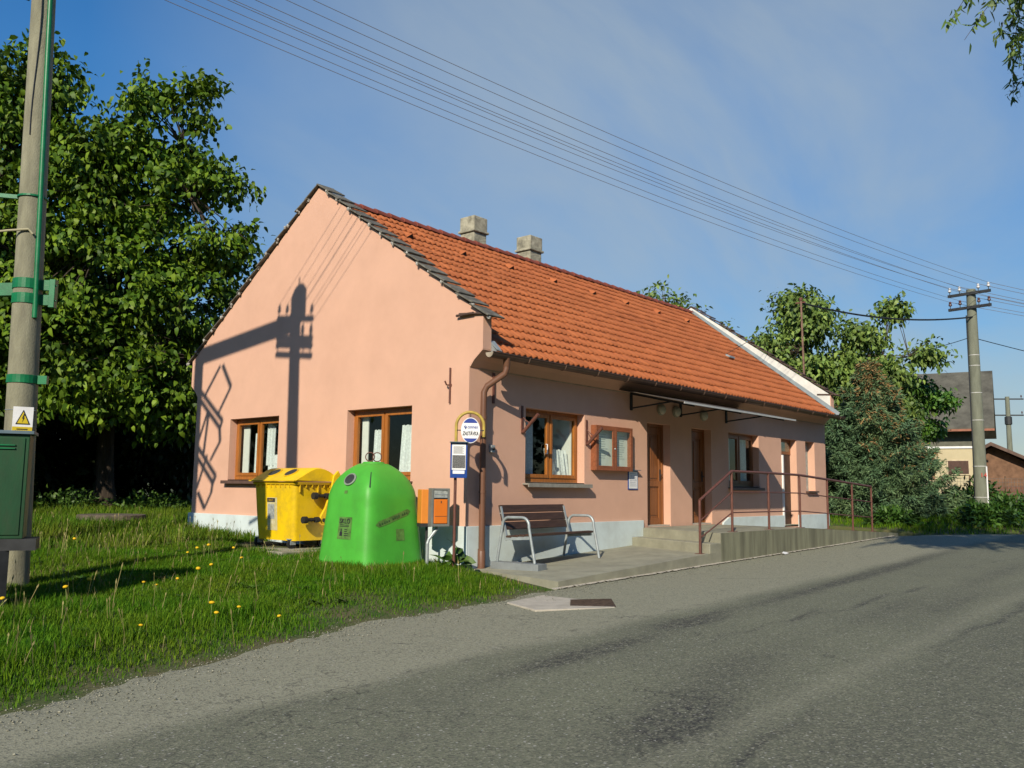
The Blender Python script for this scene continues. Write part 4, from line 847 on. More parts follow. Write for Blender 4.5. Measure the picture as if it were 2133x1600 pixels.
for j in range(len(rows_) - 1):
    for k in range(npn): g.f.append((j * npn + k, j * npn + (k + 1) % npn, (j + 1) * npn + (k + 1) % npn, (j + 1) * npn + k))
g.f.append(tuple(reversed(range(npn)))); body = obj('body', g, YELB, yb_, smooth=True)
g = G()
for (z, hx, hy) in ((1.035, .472, .665), (1.075, .485, .68), (1.085, .47, .66)): g.v += [(x, y, z) for x, y in rrect(*YC, hx, hy, .08)]
for j in range(2):
    for k in range(npn): g.f.append((j * npn + k, j * npn + (k + 1) % npn, (j + 1) * npn + (k + 1) % npn, (j + 1) * npn + k))
g.f += [tuple(2 * npn + k for k in range(npn)), tuple(reversed(range(npn)))]
for k in range(8): y = YC[1] - .5 + k * .14; g.box(YC[0] - .474, YC[0] - .447, y, y + .012, .985, 1.04)
for k in range(6): x = YC[0] - .36 + k * .13; g.box(x, x + .012, YC[1] - .665, YC[1] - .63, .9 if k in (0, 3) else .985, 1.04)
obj('rim', g, YELD, body, smooth=True)
# domed lid: arc in x, flat ends in y
g = G(); nl = 16; prof_l = []
for k in range(nl + 1):
    u = k / nl; x = YC[0] - .50 + 1.0 * u; z = 1.095 + .245 * (math.sin(PI * min(1, u * 1.02 + .0)) ** .62) * (0.55 + .45 * sst(0, .5, u)) ; prof_l.append((x, z))
prof_l[0] = (prof_l[0][0], 1.11)
for y, ins in ((YC[1] - .695, .05), (YC[1] - .655, 0.0), (YC[1] + .655, 0.0), (YC[1] + .695, .05)):
    g.v += [(x * (1 - ins) + YC[0] * ins, y, 1.09 + (z - 1.09) * (1 - ins * 1.6)) for x, z in prof_l]
m_ = nl + 1
for j in range(3):
    for k in range(nl): g.f.append((j * m_ + k, j * m_ + k + 1, (j + 1) * m_ + k + 1, (j + 1) * m_ + k))
g.f += [tuple(range(m_)), tuple(3 * m_ + k for k in reversed(range(m_)))]
lid = obj('lid', g, YELB, yb_, smooth=True)
g = G(); g.box(YC[0] - .525, YC[0] - .465, YC[1] - .70, YC[1] + .70, 1.088, 1.112); obj('lid_lip', g, YELD, lid, bevel=.006)
for dy_ in (.26, -.24):
    xh = YC[0] - .26; zh = np.interp(xh, [a for a, _ in prof_l], [b for _, b in prof_l]); sl_ = (np.interp(xh + .05, [a for a, _ in prof_l], [b for _, b in prof_l]) - zh) / .05
    ax_ = Vector((1, 0, sl_)).normalized(); nn_ = Vector((-ax_.z, 0, ax_.x)); g = G(); g.lathe((xh, YC[1] + dy_, zh), [(.14, -.01), (.145, .012), (.12, .014)], 20, (ax_, Vector((0, 1, 0)), nn_), caps=False); op = obj('hole_rim', g, YELD, lid)
    g = G(); g.lathe(Vector((xh, YC[1] + dy_, zh)) + nn_ * .008, [(.12, -.01), (.12, .008)], 20, (ax_, Vector((0, 1, 0)), nn_)); obj('throw_hole', g, DARK, op)
# side arm and comfort handles
ysd = YC[1] - .665; g = G()
armp = [(x_ + .13, z_) for x_, z_ in ((-.66, .40), (-.60, .34), (-.52, .36), (-.38, .62), (-.24, .92), (-.20, 1.15), (-.30, 1.30), (-.40, 1.20), (-.44, .98), (-.56, .64), (-.66, .48))]
g.prism([(x, ysd - .03, z) for x, z in armp], (0, -.045, 0)); obj('lid_arm', g, YELB, yb_, bevel=.012)
g = G(); g.lathe((-.465, ysd - .078, .41), [(.035, 0.0), (.035, -.012)], 12, 'y'); g.box(-.31, -.28, ysd - .078, ysd - .074, .72, .90); obj('arm_bolt', g, DKMET, yb_)
for (x_, z_) in ((-.80, .42), (-.60, .84)):
    g = G(); g.tube([(x_ - .10, ysd - .055, z_), (x_ - .02, ysd - .055, z_)], .062, 12); g.tube([(x_ - .02, ysd - .055, z_), (x_ + .18, ysd - .055, z_ + .0)], .022, 8); g.tube([(x_ + .16, ysd - .055, z_), (x_ + .24, ysd - .055, z_)], .05, 12); g.box(x_ + .05, x_ + .2, ysd - .05, ysd + .07, z_ - .03, z_ + .03); obj('handle', g, RUBB, yb_, smooth=True)
# stickers on the front
def fpt(y, z, o_=.004): 
    hx = np.interp(z, [r[0] for r in rows_[1:]], [r[1] for r in rows_[1:]]); return (YC[0] - hx - o_, y, z)
ys0, ys1 = 3.72, 4.02
g = G()
for z in np.linspace(.22, .80, 7): g.v += [fpt(ys1, z), fpt(ys0, z)]
g.f = [(2 * k, 2 * k + 1, 2 * k + 3, 2 * k + 2) for k in range(6)]; stk = obj('sticker', g, mat('worn_sticker', (.60, .55, .36), .6, .1, 14, col2=(.42, .36, .12)), body, fixn=False)
g = G()
for z in np.linspace(.42, .68, 4): g.v += [fpt(ys1 - .02, z, .006), fpt(ys0 + .08, z, .006)]
g.f = [(2 * k, 2 * k + 1, 2 * k + 3, 2 * k + 2) for k in range(3)]; obj('sticker_picture', g, mat('sticker_picture', (.42, .44, .40), .6, .3, 22, col2=(.16, .18, .17)), stk, fixn=False)
g = G(); g.v += [fpt(ys1, .72, .007), fpt(ys0 + .06, .72, .007), fpt(ys0 + .06, .79, .007), fpt(ys1, .79, .007)]; g.f = [(0, 1, 2, 3)]; obj('sticker_band', g, INK, stk, fixn=False)
text('PLASTY', .052, Vector(fpt((ys0 + ys1) / 2 + .03, .755, .009)), (0, -1, 0), (.075, 0, 1), YELD, stk, xs=.85)
for (x, y) in ((-.93, 4.36), (-.93, 3.36), (-.28, 3.36), (-.28, 4.30)):
    g = G(); g.tube([(x, y - .02, -.0), (x, y + .03, -.0)], .085, 18); wh = obj('castor', g, RUBB, yb_, smooth=True)
    g = G(); g.box(x - .05, x + .06, y - .04, y - .028, -.02, .085); g.box(x - .05, x + .06, y + .036, y + .048, -.02, .085); g.box(x - .07, x + .08, y - .05, y + .06, .07, .085); obj('fork', g, GALV, wh)
g = G(); poly = [(-1.55, 2.75), (-.03, 2.7), (-.03, 4.95), (-1.1, 5.05), (-1.55, 4.6)]; g.prism([(x, y, -.20) for x, y in poly], (0, 0, .115)); bp_ = obj('bin_pad', g, CONC, bevel=.01); setkind(bp_, 'structure')

# ------------------------------------------------------------------ manhole slab by the road, slab in the grass
ms = root('drain_slab', 'pale concrete slab with rusty drain cover at the road edge', 'drain', (-1.8, -3.2, -.38))
q = [(-1.97, -2.66), (-.80, -2.42), (-.62, -3.35), (-1.0, -3.9), (-1.75, -3.85), (-2.35, -3.2)]
q = [(-2.02, -2.62), (-.78, -2.40), (-.80, -3.36), (-1.45, -3.82), (-2.30, -3.30)]
g = G(); g.prism([(x, y, -.45) for x, y in q], (0, 0, .078)); obj('slab', g, CONCL, ms, bevel=.008)
mq = [(-1.72, -3.36), (-1.30, -3.05), (-.85, -3.36), (-1.40, -3.80)]; g = G(); g.prism([(x, y, -.375) for x, y in mq], (0, 0, .013)); mc = obj('drain_cover', g, MANH, ms, bevel=.004)
g = G(); A, Bq, Cq, Dq = [Vector((x, y, -.361)) for x, y in mq]
for k in range(1, 10):
    t_ = k / 10; g.bar(A.lerp(Bq, t_) * .96 + (A + Cq) / 2 * .04, Dq.lerp(Cq, t_) * .96 + (A + Cq) / 2 * .04, .012, .008)
obj('grate_bar', g, MANH, mc)
WCX, WCY = -1.30, 9.45
wc = root('well_cover', 'flat weathered stone well cover lying in the grass', 'well cover', (-.5, 12, .1))
g = G(); cx_, cy_ = WCX, WCY; rr = random.Random(8)
def disc(r_, z0, z1, n=26): 
    ring = [(cx_ + r_ * (1 + rr.uniform(-.04, .04)) * math.cos(2 * PI * k / n), cy_ + r_ * (1 + rr.uniform(-.04, .04)) * math.sin(2 * PI * k / n), z0) for k in range(n)]
    return G().prism(ring, (0, 0, z1 - z0))
obj('cover', disc(.70, .23, .35), STONE, wc, bevel=.02); obj('ring', disc(.55, -.2, .228), CONC, wc)

# ------------------------------------------------------------------ utility poles and transformer station at the left
def crossarm(parent, p, d, half, z, spots, ins_mat, hang=False):
    p, d = Vector(p), Vector(d).normalized(); g = G(); n = Vector((-d.y, d.x, 0))
    g.bar(p - d * half + Zv * z + n * .16, p + d * half + Zv * z + n * .16, .07, .09); a = obj('crossarm', g, DKMET, parent)
    for s in spots:
        q = p + d * s + Zv * z + n * .16; g = G(); sg_ = -1 if hang else 1
        g.tube([q + Zv * .03 * sg_, q + Zv * .15 * sg_], .013, 6); obj('pin', g, DKMET, a)
        g = G(); g.lathe(q + Zv * (.13 if not hang else -.28), [(.03, 0), (.055, .02), (.05, .07), (.03, .08), (.045, .11), (.03, .15), (.012, .16)], 10); obj('insulator', g, ins_mat, a, smooth=True)
NP = Vector((-6.08, 1.93, 0)); FP = Vector((21.4, -2.6, 0)); ld = (FP - NP).normalized(); la = Vector((-ld.y, ld.x, 0))
np_ = root('utility_pole', 'thick concrete pole with green bands and a warning plate', 'utility pole', (NP.x, NP.y, -.2), 'concrete utility poles')
g = G(); TOP = 8.72; lean = Vector((-.03, 0, 0))
pr_ = lambda z: .187 - .0062 * z
AX = lambda z: NP + Rv * (.085 - .022 * z) + Zv * z
g.tube([AX(z) for z in (-.6, 0, 2, 4, 6, 8, TOP)], [pr_(z) for z in (-.6, 0, 2, 4, 6, 8, TOP)], 20); obj('shaft', g, POLEC, np_, smooth=True)
def band(z, h, name='clamp', lug=True, thick=.012):
    g = G(); g.lathe(AX(z), [(pr_(z) + .002, 0), (pr_(z) + thick, .003), (pr_(z) + thick, h - .003), (pr_(z) + .002, h)], 24)
    if lug: g.obox(AX(z) + Rv * (pr_(z) + .0) - Nv * .03, Rv * .12, Nv * .06, Zv * h)
    return obj(name, g, GREENP, np_)
band(2.23, .105); band(3.42, .13); band(3.23, .13); band(4.60, .028, lug=False, thick=.02)
g = G(); g.obox(AX(3.20) + Rv * .27 - Nv * .05, Rv * .07, Nv * .10, Zv * .36); g.tube([AX(3.48) + Rv * .16 + Nv * .02, AX(3.48) + Rv * .36 + Nv * .02], .012, 6); g.tube([AX(3.29) + Rv * .16 + Nv * .02, AX(3.29) + Rv * .36 + Nv * .02], .012, 6); obj('clamp_lug', g, GREENP, np_, bevel=.004)
g = G(); gp = lambda z: AX(z) + Rv * (pr_(z) * .86) + Nv * (pr_(z) * .60)
g.tube([gp(z) for z in (3.05, 4, 5, 6, 7, 8.2)], .034, 10); obj('green_conduit', g, GREENP, np_, smooth=True)
g = G(); g.tube([AX(4.02) + Nv * .18 - Rv * .9, AX(4.13) + Nv * .19 - Rv * .2, AX(4.16) + Nv * .18 + Rv * .05, AX(4.10) + Nv * .17 + Rv * .10], .015, 8); obj('cable_hook', g, mat('pale_cable', (.36, .33, .20), .6), np_)
g = G(); g.tube([AX(z) + Nv * (pr_(z) + .005) + Rv * (.02 + .03 * math.sin(z * 2)) for z in np.linspace(5.4, 8, 12)], .008, 5); obj('earth_wire', g, CABLE, np_)
# warning plate
def cyl(u, z, o_=.0, dz=.05): # point on the front of the pole; u metres to the right of the axis facing the road
    a0_ = .09 / .176; n0_ = Rv * math.sin(a0_) + Nv * math.cos(a0_); t0_ = Rv * math.cos(a0_) - Nv * math.sin(a0_); return AX(1.6) + n0_ * (.196 + o_) + t0_ * (u - .09) + Zv * (z + dz - 1.6)
def cpatch(u0, u1, z0, z1, o_, m, name, parent, n=8):
    g = G()
    for k in range(n + 1): u = u0 + (u1 - u0) * k / n; g.v += [tuple(cyl(u, z0, o_)), tuple(cyl(u, z1, o_))]
    g.f = [(2 * k, 2 * k + 2, 2 * k + 3, 2 * k + 1) for k in range(n)]; return obj(name, g, m, parent, fixn=False)
wp = cpatch(-.02, .20, 1.56, 1.88, 0, WHITEP, 'warning_plate', np_)
cpatch(-.018, .198, 1.562, 1.635, .003, SIGY, 'caption_strip', wp)
def cpoly(pts, o_, m, name):
    g = G(); g.v = [tuple(cyl(u, z, o_)) for u, z in pts]; g.f = [tuple(range(len(pts)))]; return obj(name, g, m, wp, fixn=False)
cpoly([(.012, 1.665), (.172, 1.665), (.092, 1.845)], .004, INK, 'triangle_border'); cpoly([(.03, 1.676), (.154, 1.676), (.092, 1.818)], .008, SIGY, 'triangle')
cpoly([(.10, 1.80), (.078, 1.735), (.092, 1.738), (.082, 1.685), (.108, 1.75), (.094, 1.748), (.112, 1.79)], .011, INK, 'lightning_bolt')
g = G()
for k, (a0, a1) in enumerate(((.03, .15), (.015, .17))):
    for j in range(8): u = a0 + (a1 - a0) * j / 8; g.v += [tuple(cyl(u, 1.60 - .022 * k, .006)), tuple(cyl(u + .012, 1.60 - .022 * k, .006)), tuple(cyl(u + .012, 1.612 - .022 * k, .006)), tuple(cyl(u, 1.612 - .022 * k, .006))]
g.f = [tuple(range(4 * j, 4 * j + 4)) for j in range(len(g.v) // 4)]; obj('caption_print', g, INK, wp, fixn=False)
cpatch(.07, .20, 1.25, 1.50, 0, mat('grey_label', (.34, .35, .36), .6, .2, 16), 'paper_label', np_)
g = G(); g.lathe(AX(1.895), [(pr_(1.8) + .003, -.004), (pr_(1.8) + .006, 0), (pr_(1.8) + .003, .004)], 24); obj('wire_tie', g, GALV, np_)
for (z, hf, sp_) in ((8.32, .66, (-.6, .6, -.3, .3)), (7.92, .66, (-.6, .38, -.3, .16)), (7.78, .66, (-.6, -.3, .6)), (7.58, .66, (-.6, -.35, .6))):
    crossarm(np_, NP, la, hf, z, sp_, PORCD)
g = G(); g.lathe(NP + Zv * 8.2, [(.22, 0), (.235, .06), (.235, .50), (.16, .62), (.10, .66)], 14); g.tube([NP + Zv * 8.8, NP + Zv * 9.05], .02, 6); obj('pole_head', g, DKMET, np_)
AP = Vector((-6.62, 5.36, 0))
ap = root('utility_pole', 'second concrete pole of the transformer station beyond the left edge', 'utility pole', (AP.x, AP.y, -.2), 'concrete utility poles')
g = G(); g.tube([AP + Zv * z for z in (-.6, 4, 8.3)], [.20, .185, .165], 18); obj('shaft', g, POLEC, ap, smooth=True)
g = G(); g.tube([NP + Zv * 8.15, AP + Zv * 8.10], .17, 14); obj('tie_beam', g, POLEC, ap, smooth=True)
g = G(); g.bar(NP + Zv * 3.42 - Rv * .15, NP + Zv * 3.36 - Rv * 1.3, .10, .16); obj('cross_beam', g, GREENP, ap); g = G(); g.bar(NP + Zv * 4.62 - Rv * .15, NP + Zv * 4.68 - Rv * 1.3, .05, .05); obj('cross_beam', g, GREENP, ap)
# disconnecting switch linkage (flat bars in the plane of the two poles): shadow-derived zig-zag
SWX = -6.45; tsh = -SWX / 2.15
def sw(y, z): return Vector((SWX, y - tsh, z + tsh * 1.37))
sg_ = G()
for a_, b2 in (((8.15, 2.95), (7.55, 3.60)), ((7.45, 3.62), (7.08, 3.12)), ((7.08, 3.12), (7.50, 2.60)), ((8.45, 3.20), (7.35, 2.40)), ((8.50, 3.05), (7.45, 2.25)), ((7.35, 2.40), (7.45, 2.2)), ((8.45, 3.2), (8.5, 3.05)), ((7.95, 2.65), (8.35, 1.85)), ((7.45, 2.25), (7.40, 1.95)), ((7.40, 1.95), (7.75, 1.55)), ((7.92, 2.6), (8.05, 1.7)), ((8.3, 1.85), (7.5, 1.2)), ((8.40, 1.7), (7.6, 1.05)), ((7.5, 1.2), (7.6, 1.05)), ((7.9, 1.65), (8.25, .95)), ((7.6, 1.15), (7.65, .85)), ((7.65, .85), (7.9, .5)), ((7.9, .5), (8.2, .85))):
    sg_.bar(sw(*a_), sw(*b2), .075, .06, (1, 0, 0))
sg_.bar(sw(8.3, 2.6), AP + Zv * 5.2, .05, .05)
obj('switch_linkage', sg_, GREENP, ap)
# green switch cabinet
cb = root('electrical_cabinet', 'dark green metal switch cabinet hung in front of the concrete pole', 'cabinet', (-6.9, .35, 0))
cr = Vector((-6.56, .20, 0)); cu_ = Vector((math.sin(1.12), -math.cos(1.12), 0)); cn = Vector((-cu_.y, cu_.x, 0)); c0_ = cr - cu_ * .95
g = G(); g.obox(c0_ + Zv * .42, cu_ * .95, cn * .40, Zv * 1.10); obj('housing', g, GREENC, cb, bevel=.008)
g = G(); g.obox(c0_ + Zv * 1.52 - cu_ * .03 - cn * .04, cu_ * 1.02, cn * .48, Zv * .035); obj('lid', g, GREYB, cb, bevel=.004)
g = G(); g.obox(c0_ + Zv * .46 + cu_ * .04 - cn * .012, cu_ * .87, cn * .012, Zv * 1.02); dd = obj('door', g, GREENC, cb, bevel=.004)
g = G()
for k in range(2): g.obox(c0_ + Zv * (1.36 + .035 * k) + cu_ * .50 - cn * .03, cu_ * .32, cn * .02, Zv * .012)
obj('vent_louvre', g, GREENP, dd)
g = G(); g.obox(c0_ + Zv * .30 - cu_ * .02 - cn * .02, cu_ * 1.10, cn * .44, Zv * .12); g.box(cr.x - .3, cr.x - .1, cr.y + .05, cr.y + .30, -.4, .30); g.obox(c0_ + cn * .1 + Zv * -.4, cu_ * .12, cn * .2, Zv * .7); obj('stand', g, DKMET, cb)

# far poles
fp = root('utility_pole', 'tall concrete pole with two crossarms right of the spruce', 'utility pole', (FP.x, FP.y, .4), 'concrete utility poles')
FPT = 7.78; g = G(); g.tube([FP + Zv * z for z in (-.2, 2, 4, 6, FPT)], [.225, .20, .18, .16, .142], 16); obj('shaft', g, POLEF, fp, smooth=True)
g = G()
for z in (.9, 1.9, 3.4, 4.3, 5.2, 5.55): g.lathe(FP + Zv * z, [(.225 - .011 * z + .004, 0), (.225 - .011 * z + .006, .012), (.225 - .011 * z + .004, .024)], 14)
obj('steel_tie', g, mat('pale_tie', (.5, .5, .46), .6), fp)
crossarm(fp, FP - Vector((ld.x, ld.y, 0)) * 0, la, .68, 7.62, (-.62, -.3, .3, .62), PORC); crossarm(fp, FP, la, .68, 7.15, (-.62, -.3, .3, .62), PORCD)
fn = (Vector((CAM.x, CAM.y, 0)) - FP).normalized(); fr_ = Vector((-fn.y, fn.x, 0))
text('14', .20, FP + fn * .23 + Zv * 1.62 + fr_ * .10, fr_, Zv, RED, fp, name='pole_number')
g = G(); g.tube([FP + fr_ * -.17 + fn * .1 + Zv * z for z in (.4, 3, 5, 6.9)], .02, 6); obj('conduit', g, CABLE, fp); g = G(); g.tube([FP + fr_ * .19 + fn * .14 + Zv * z for z in (.4, 1.9)], .025, 6); obj('white_conduit', g, WHITEP, fp)
F2 = Vector((59.5, 4.1, 0))
f2 = root('utility_pole', 'thin distant pole with dark crossarms at the far right', 'utility pole', (F2.x, F2.y, 0), 'concrete utility poles')
g = G(); g.tube([F2 + Zv * z for z in (-.5, 4, 7.9)], [.22, .18, .14], 10); obj('shaft', g, POLEF, f2, smooth=True)
crossarm(f2, F2, (Vector((.55, -.83, 0))), 1.15, 7.75, (-1, 1), PORCD); crossarm(f2, F2, (Vector((.55, -.83, 0))), 1.1, 6.6, (-1, 1), PORCD)
g = G(); g.lathe(F2 + Zv * 5.9, [(.18, 0), (.24, .05), (.24, .55), (.18, .6)], 8); obj('transformer', g, DKMET, f2)
g = G(); q_ = F2 + fn * .25 + Zv * 2.7; g.obox(q_ - fr_ * .25, fr_ * .5, fn * .05, Zv * .6); obj('plate', g, WHITEP, f2)
def sag(p, q, s, n=24):
    p, q = Vector(p), Vector(q); return [p.lerp(q, k / n) - Zv * s * 4 * (k / n) * (1 - k / n) for k in range(n + 1)]
wl = ['overhead wire, outermost on the house side, upper crossarm', 'overhead wire, outermost on the road side, upper crossarm', 'overhead wire, inner one on the house side, upper crossarm', 'overhead wire, inner one on the road side, upper crossarm', 'overhead wire, outermost on the house side, lower crossarm', 'overhead wire, outermost on the road side, lower crossarm', 'overhead wire, inner one on the house side, lower crossarm', 'overhead wire, inner one on the road side, lower crossarm']
nn2 = Vector((-la.y, la.x, 0)) * .16
for k, (s_n, zn, s_f, zf) in enumerate(((.6, 8.62, .62, 7.9), (-.6, 8.62, -.62, 7.9), (.3, 8.62, .3, 7.9), (-.3, 8.62, -.3, 7.9), (.38, 8.22, .62, 7.42), (-.6, 8.22, -.62, 7.42), (.16, 8.22, .3, 7.42), (-.3, 8.22, -.3, 7.42))):
    g = G(); g.tube(sag(NP + la * s_n + nn2 + Zv * zn, FP + la * s_f + nn2 + Zv * zf, .35, 40), .0055, 5)
    g.tube(sag(FP + la * s_f + nn2 + Zv * zf, Vector((47, -17, 7.4)) + la * s_f, .5, 20), .0085, 5)
    tag(obj('power_line', g, WIRE), wl[k], 'power line', 'overhead wires from the near pole to the far pole')
g = G(); g.tube(sag(FP + Zv * 6.85 - la * .1, (15.25, .69, 6.72), .28), .028, 6); tag(obj('service_cable', g, CABLE), 'thick black service cable sagging from the pole to the roof mast', 'cable')
g = G(); g.tube(sag(FP + Zv * 6.2, (29.5, 3.6, 6.95), .15), .012, 5); g.tube(sag(FP + Zv * 6.15, (45, -12, 5.2), .3), .014, 5); tag(obj('service_cable', g, CABLE), 'thin cable from the pole towards the grey roofed house', 'cable')
ma = root('roof_mast', 'thin rusty cable mast standing behind the right gable', 'mast', (15.25, .65, 4))
g = G(); g.tube([(15.25, .63, 2.6), (15.25, .69, 6.82)], .032, 8); obj('tube', g, mat('mast_rust', (.20, .12, .08), .7, .2), ma, smooth=True)
g = G(); g.lathe((15.25, .69, 6.78), [(.05, 0), (.06, .06), (.03, .1)], 8); g.bar((15.25, .55, 6.72), (15.25, .85, 6.72), .04, .04); obj('cap', g, RUST, ma)
g = G(); g.tube([(15.25, .69, 6.7), (14.0, 1.2, 5.75), (12.15, 1.64, 4.83)], .008, 5); tag(obj('guy_wire', g, CABLE), 'thin stay wire from the mast down to the orange roof', 'stay wire')

# ------------------------------------------------------------------ background buildings
bh = root('background_house', 'cream house with steep grey roof partly hidden by trees', 'house', (36, 4, .9))
hu = Vector((.199, -.98, 0)); hd = Vector((.98, .199, 0))  # wall runs along hu, facing the road
ho = Vector((36.15, .75, 0)); BHP = lambda u, d, z: ho + hu * u + hd * d + Zv * z
g = G(); g.obox(BHP(-9, 0, .2), hu * 9, hd * 7, Zv * 3.85); obj('wall', g, CREAM, bh)
g = G(); g.obox(BHP(-9.02, -.04, 3.30), hu * 9.04, hd * .05, Zv * .8); obj('frieze', g, mat('grey_frieze', (.13, .13, .10), .9), bh)
g = G(); g.obox(BHP(-9, -.06, 3.20), hu * 9.02, hd * .06, Zv * .10); obj('cornice', g, WHITEP, bh)
g = G(); g.prism([BHP(-9.6, -.75, 4.16), BHP(-9.6, 3.1, 7.28), BHP(-9.6, 7.4, 4.16), BHP(-9.6, 7.4, 4.04), BHP(-9.6, 3.1, 7.14), BHP(-9.6, -.75, 4.04)], hu * 10.30); obj('roof', g, SLATE, bh)
g = G(); g.obox(BHP(-9.6, -.80, 3.98), hu * 10.3, hd * .10, Zv * .10); obj('gutter', g, mat('copper_gutter', (.30, .11, .06), .5), bh); g = G(); g.prism([BHP(-.02, 0, 4.04), BHP(-.02, 7, 4.04), BHP(-.02, 3.1, 6.9)], hu * .02); obj('gable', g, CREAM, bh)
g = G(); g.tube([BHP(.08, -.1, 3.95), BHP(.08, -.1, .3)], .06, 6); obj('downpipe', g, mat('copper_pipe', (.32, .12, .06), .5), bh)
g = G(); g.obox(BHP(-1.42, -.05, 1.92), hu * 1.0, hd * .04, Zv * .74); wv_ = obj('window', g, mat('cream_trim', (.55, .46, .30), .8), bh); g = G(); g.obox(BHP(-1.36, -.065, 1.98), hu * .88, hd * .02, Zv * .62); obj('shutter', g, mat('brown_shutter', (.075, .035, .022), .6, .2), wv_)
g = G(); g.obox(BHP(-3.7, -.05, 1.7), hu * 1.75, hd * .04, Zv * 1.35); wv_ = obj('window', g, mat('wood_trim', (.25, .13, .06), .7), bh); g = G(); g.obox(BHP(-3.58, -.065, 1.82), hu * 1.5, hd * .02, Zv * 1.12); obj('pane', g, mat('dark_pane', (.03, .05, .04), .1, .3, 4), wv_)
sd = root('shed', 'low barn with brown sloping roof right of the cream house', 'barn', (46, 1, .8))
so_ = Vector((45.5, 2.2, 0)); SP_ = lambda u, d, z: so_ + hu * u + hd * d + Zv * z
g = G(); g.prism([SP_(-3, 0, .3), SP_(3.3, 0, .3), SP_(3.3, 0, 1.9), SP_(.0, 0, 3.7), SP_(-3, 0, 1.9)], hd * 8); obj('wall', g, BRICK, sd)
g = G(); g.prism([SP_(-.05, -.7, 3.95), SP_(3.95, -.7, 1.95), SP_(3.95, -.7, 1.78), SP_(-.05, -.7, 3.75)], hd * 9); g.prism([SP_(-.05, -.7, 3.95), SP_(-3.5, -.7, 2.0), SP_(-3.5, -.7, 1.83), SP_(-.05, -.7, 3.75)], hd * 9); obj('roof', g, SHROOF, sd)
g = G(); g.obox(SP_(-1.6, -.2, .3), hu * .22, hd * .2, Zv * 1.9); obj('pillar', g, WHITEP, sd)
g = G(); g.obox(SP_(-2, -3.0, .2), hu * 6, hd * .06, Zv * 1.25); pf = obj('plank_fence', g, mat('fence_boards', (.16, .075, .045), .8, .3, 4, stretch=(9, 9, 1))); tag(pf, 'brown board fence in front of the low barn', 'fence')
g = G(); g.obox(SP_(2.2, -5.2, .0), hu * .9, hd * .3, Zv * 1.5); tag(obj('gate_pillar', g, CONCL, bevel=.03), 'pale concrete gate pillar by the wire fence', 'pillar')
ch = root('church_tower', 'pale church tower tip showing just above the spruce top', 'church', (90, 26, 0))
ct = Vector((88, 23.2, 0)); g = G(); g.box(ct.x - 1.3, ct.x + 1.3, ct.y - 1.3, ct.y + 1.3, 0, 10.2); obj('tower', g, CREAM, ch)
g = G(); g.lathe(ct + Zv * 10.2, [(1.5, 0), (1.1, .7), (.3, 1.3), (.2, 2.0), (.04, 3.6)], 8); obj('spire', g, GREYB, ch, smooth=True)
# wire fence
fe = root('wire_fence', 'rusty post and wire mesh fence behind the verge bushes', 'fence', (24, 0, .4))
fpts = [Vector((22.5, .6, 0)), Vector((24.3, -.9, 0)), Vector((26.2, -2.3, 0)), Vector((28.2, -3.5, 0)), Vector((30.4, -4.6, 0)), Vector((33, -5.8, 0))]
fpts = [Vector((25.2, 3.0, 0)), Vector((26.2, 1.75, 0)), Vector((27.3, .5, 0)), Vector((28.5, -.6, 0)), Vector((29.8, -1.6, 0)), Vector((31.2, -2.6, 0)), Vector((33.5, -3.7, 0))]
for p in fpts:
    g = G(); g.tube([p + Zv * .2, p + Zv * 1.75], .035, 6); obj('post', g, mat('rust_post', (.16, .10, .06), .8, .3), fe)
g = G()
for a_, b2 in zip(fpts, fpts[1:]):
    for z in np.linspace(.45, 1.65, 9): g.tube([a_ + Zv * z, b2 + Zv * z], .006, 4)
    for k in range(1, 12): q_ = a_.lerp(b2, k / 12); g.tube([q_ + Zv * .45, q_ + Zv * 1.65], .005, 4)
obj('wire_mesh', g, mat('mesh_wire', (.16, .15, .13), .7), fe)

# ------------------------------------------------------------------ vegetation
def lumpy(d, ph):
    return 0.5 * np.sin(3.1 * d[:, 0] + 2.3 * d[:, 1] + ph) + 0.35 * np.sin(5.3 * d[:, 1] - 4.1 * d[:, 2] + 2 * ph) + 0.25 * np.sin(8.3 * d[:, 2] + 6.7 * d[:, 0] + 3 * ph)
def leaves(pos, axis, nrm, ln, wd, fold=0.25, bend=0.25):
    """rhombic folded leaves; returns verts, tris"""
    axis = axis / (np.linalg.norm(axis, axis=1, keepdims=True) + 1e-9); side = np.cross(axis, nrm); side /= (np.linalg.norm(side, axis=1, keepdims=True) + 1e-9); nr = np.cross(side, axis)
    ln = ln[:, None]; wd = wd[:, None]; m = len(pos)
    q = lambda t_, w_: pos + axis * ln * t_ - nr * ln * bend * t_ * t_ + side * wd * w_ + nr * wd * fold * abs(w_) * 2
    v = np.stack([pos, q(.30, -.46), q(.68, -.36), q(1.0, 0), q(.68, .36), q(.30, .46)], 1).reshape(-1, 3); i = np.arange(m)[:, None] * 6
    return v, np.concatenate([i + [0, 1, 5], i + [1, 2, 4], i + [1, 4, 5], i + [2, 3, 4]], 0)
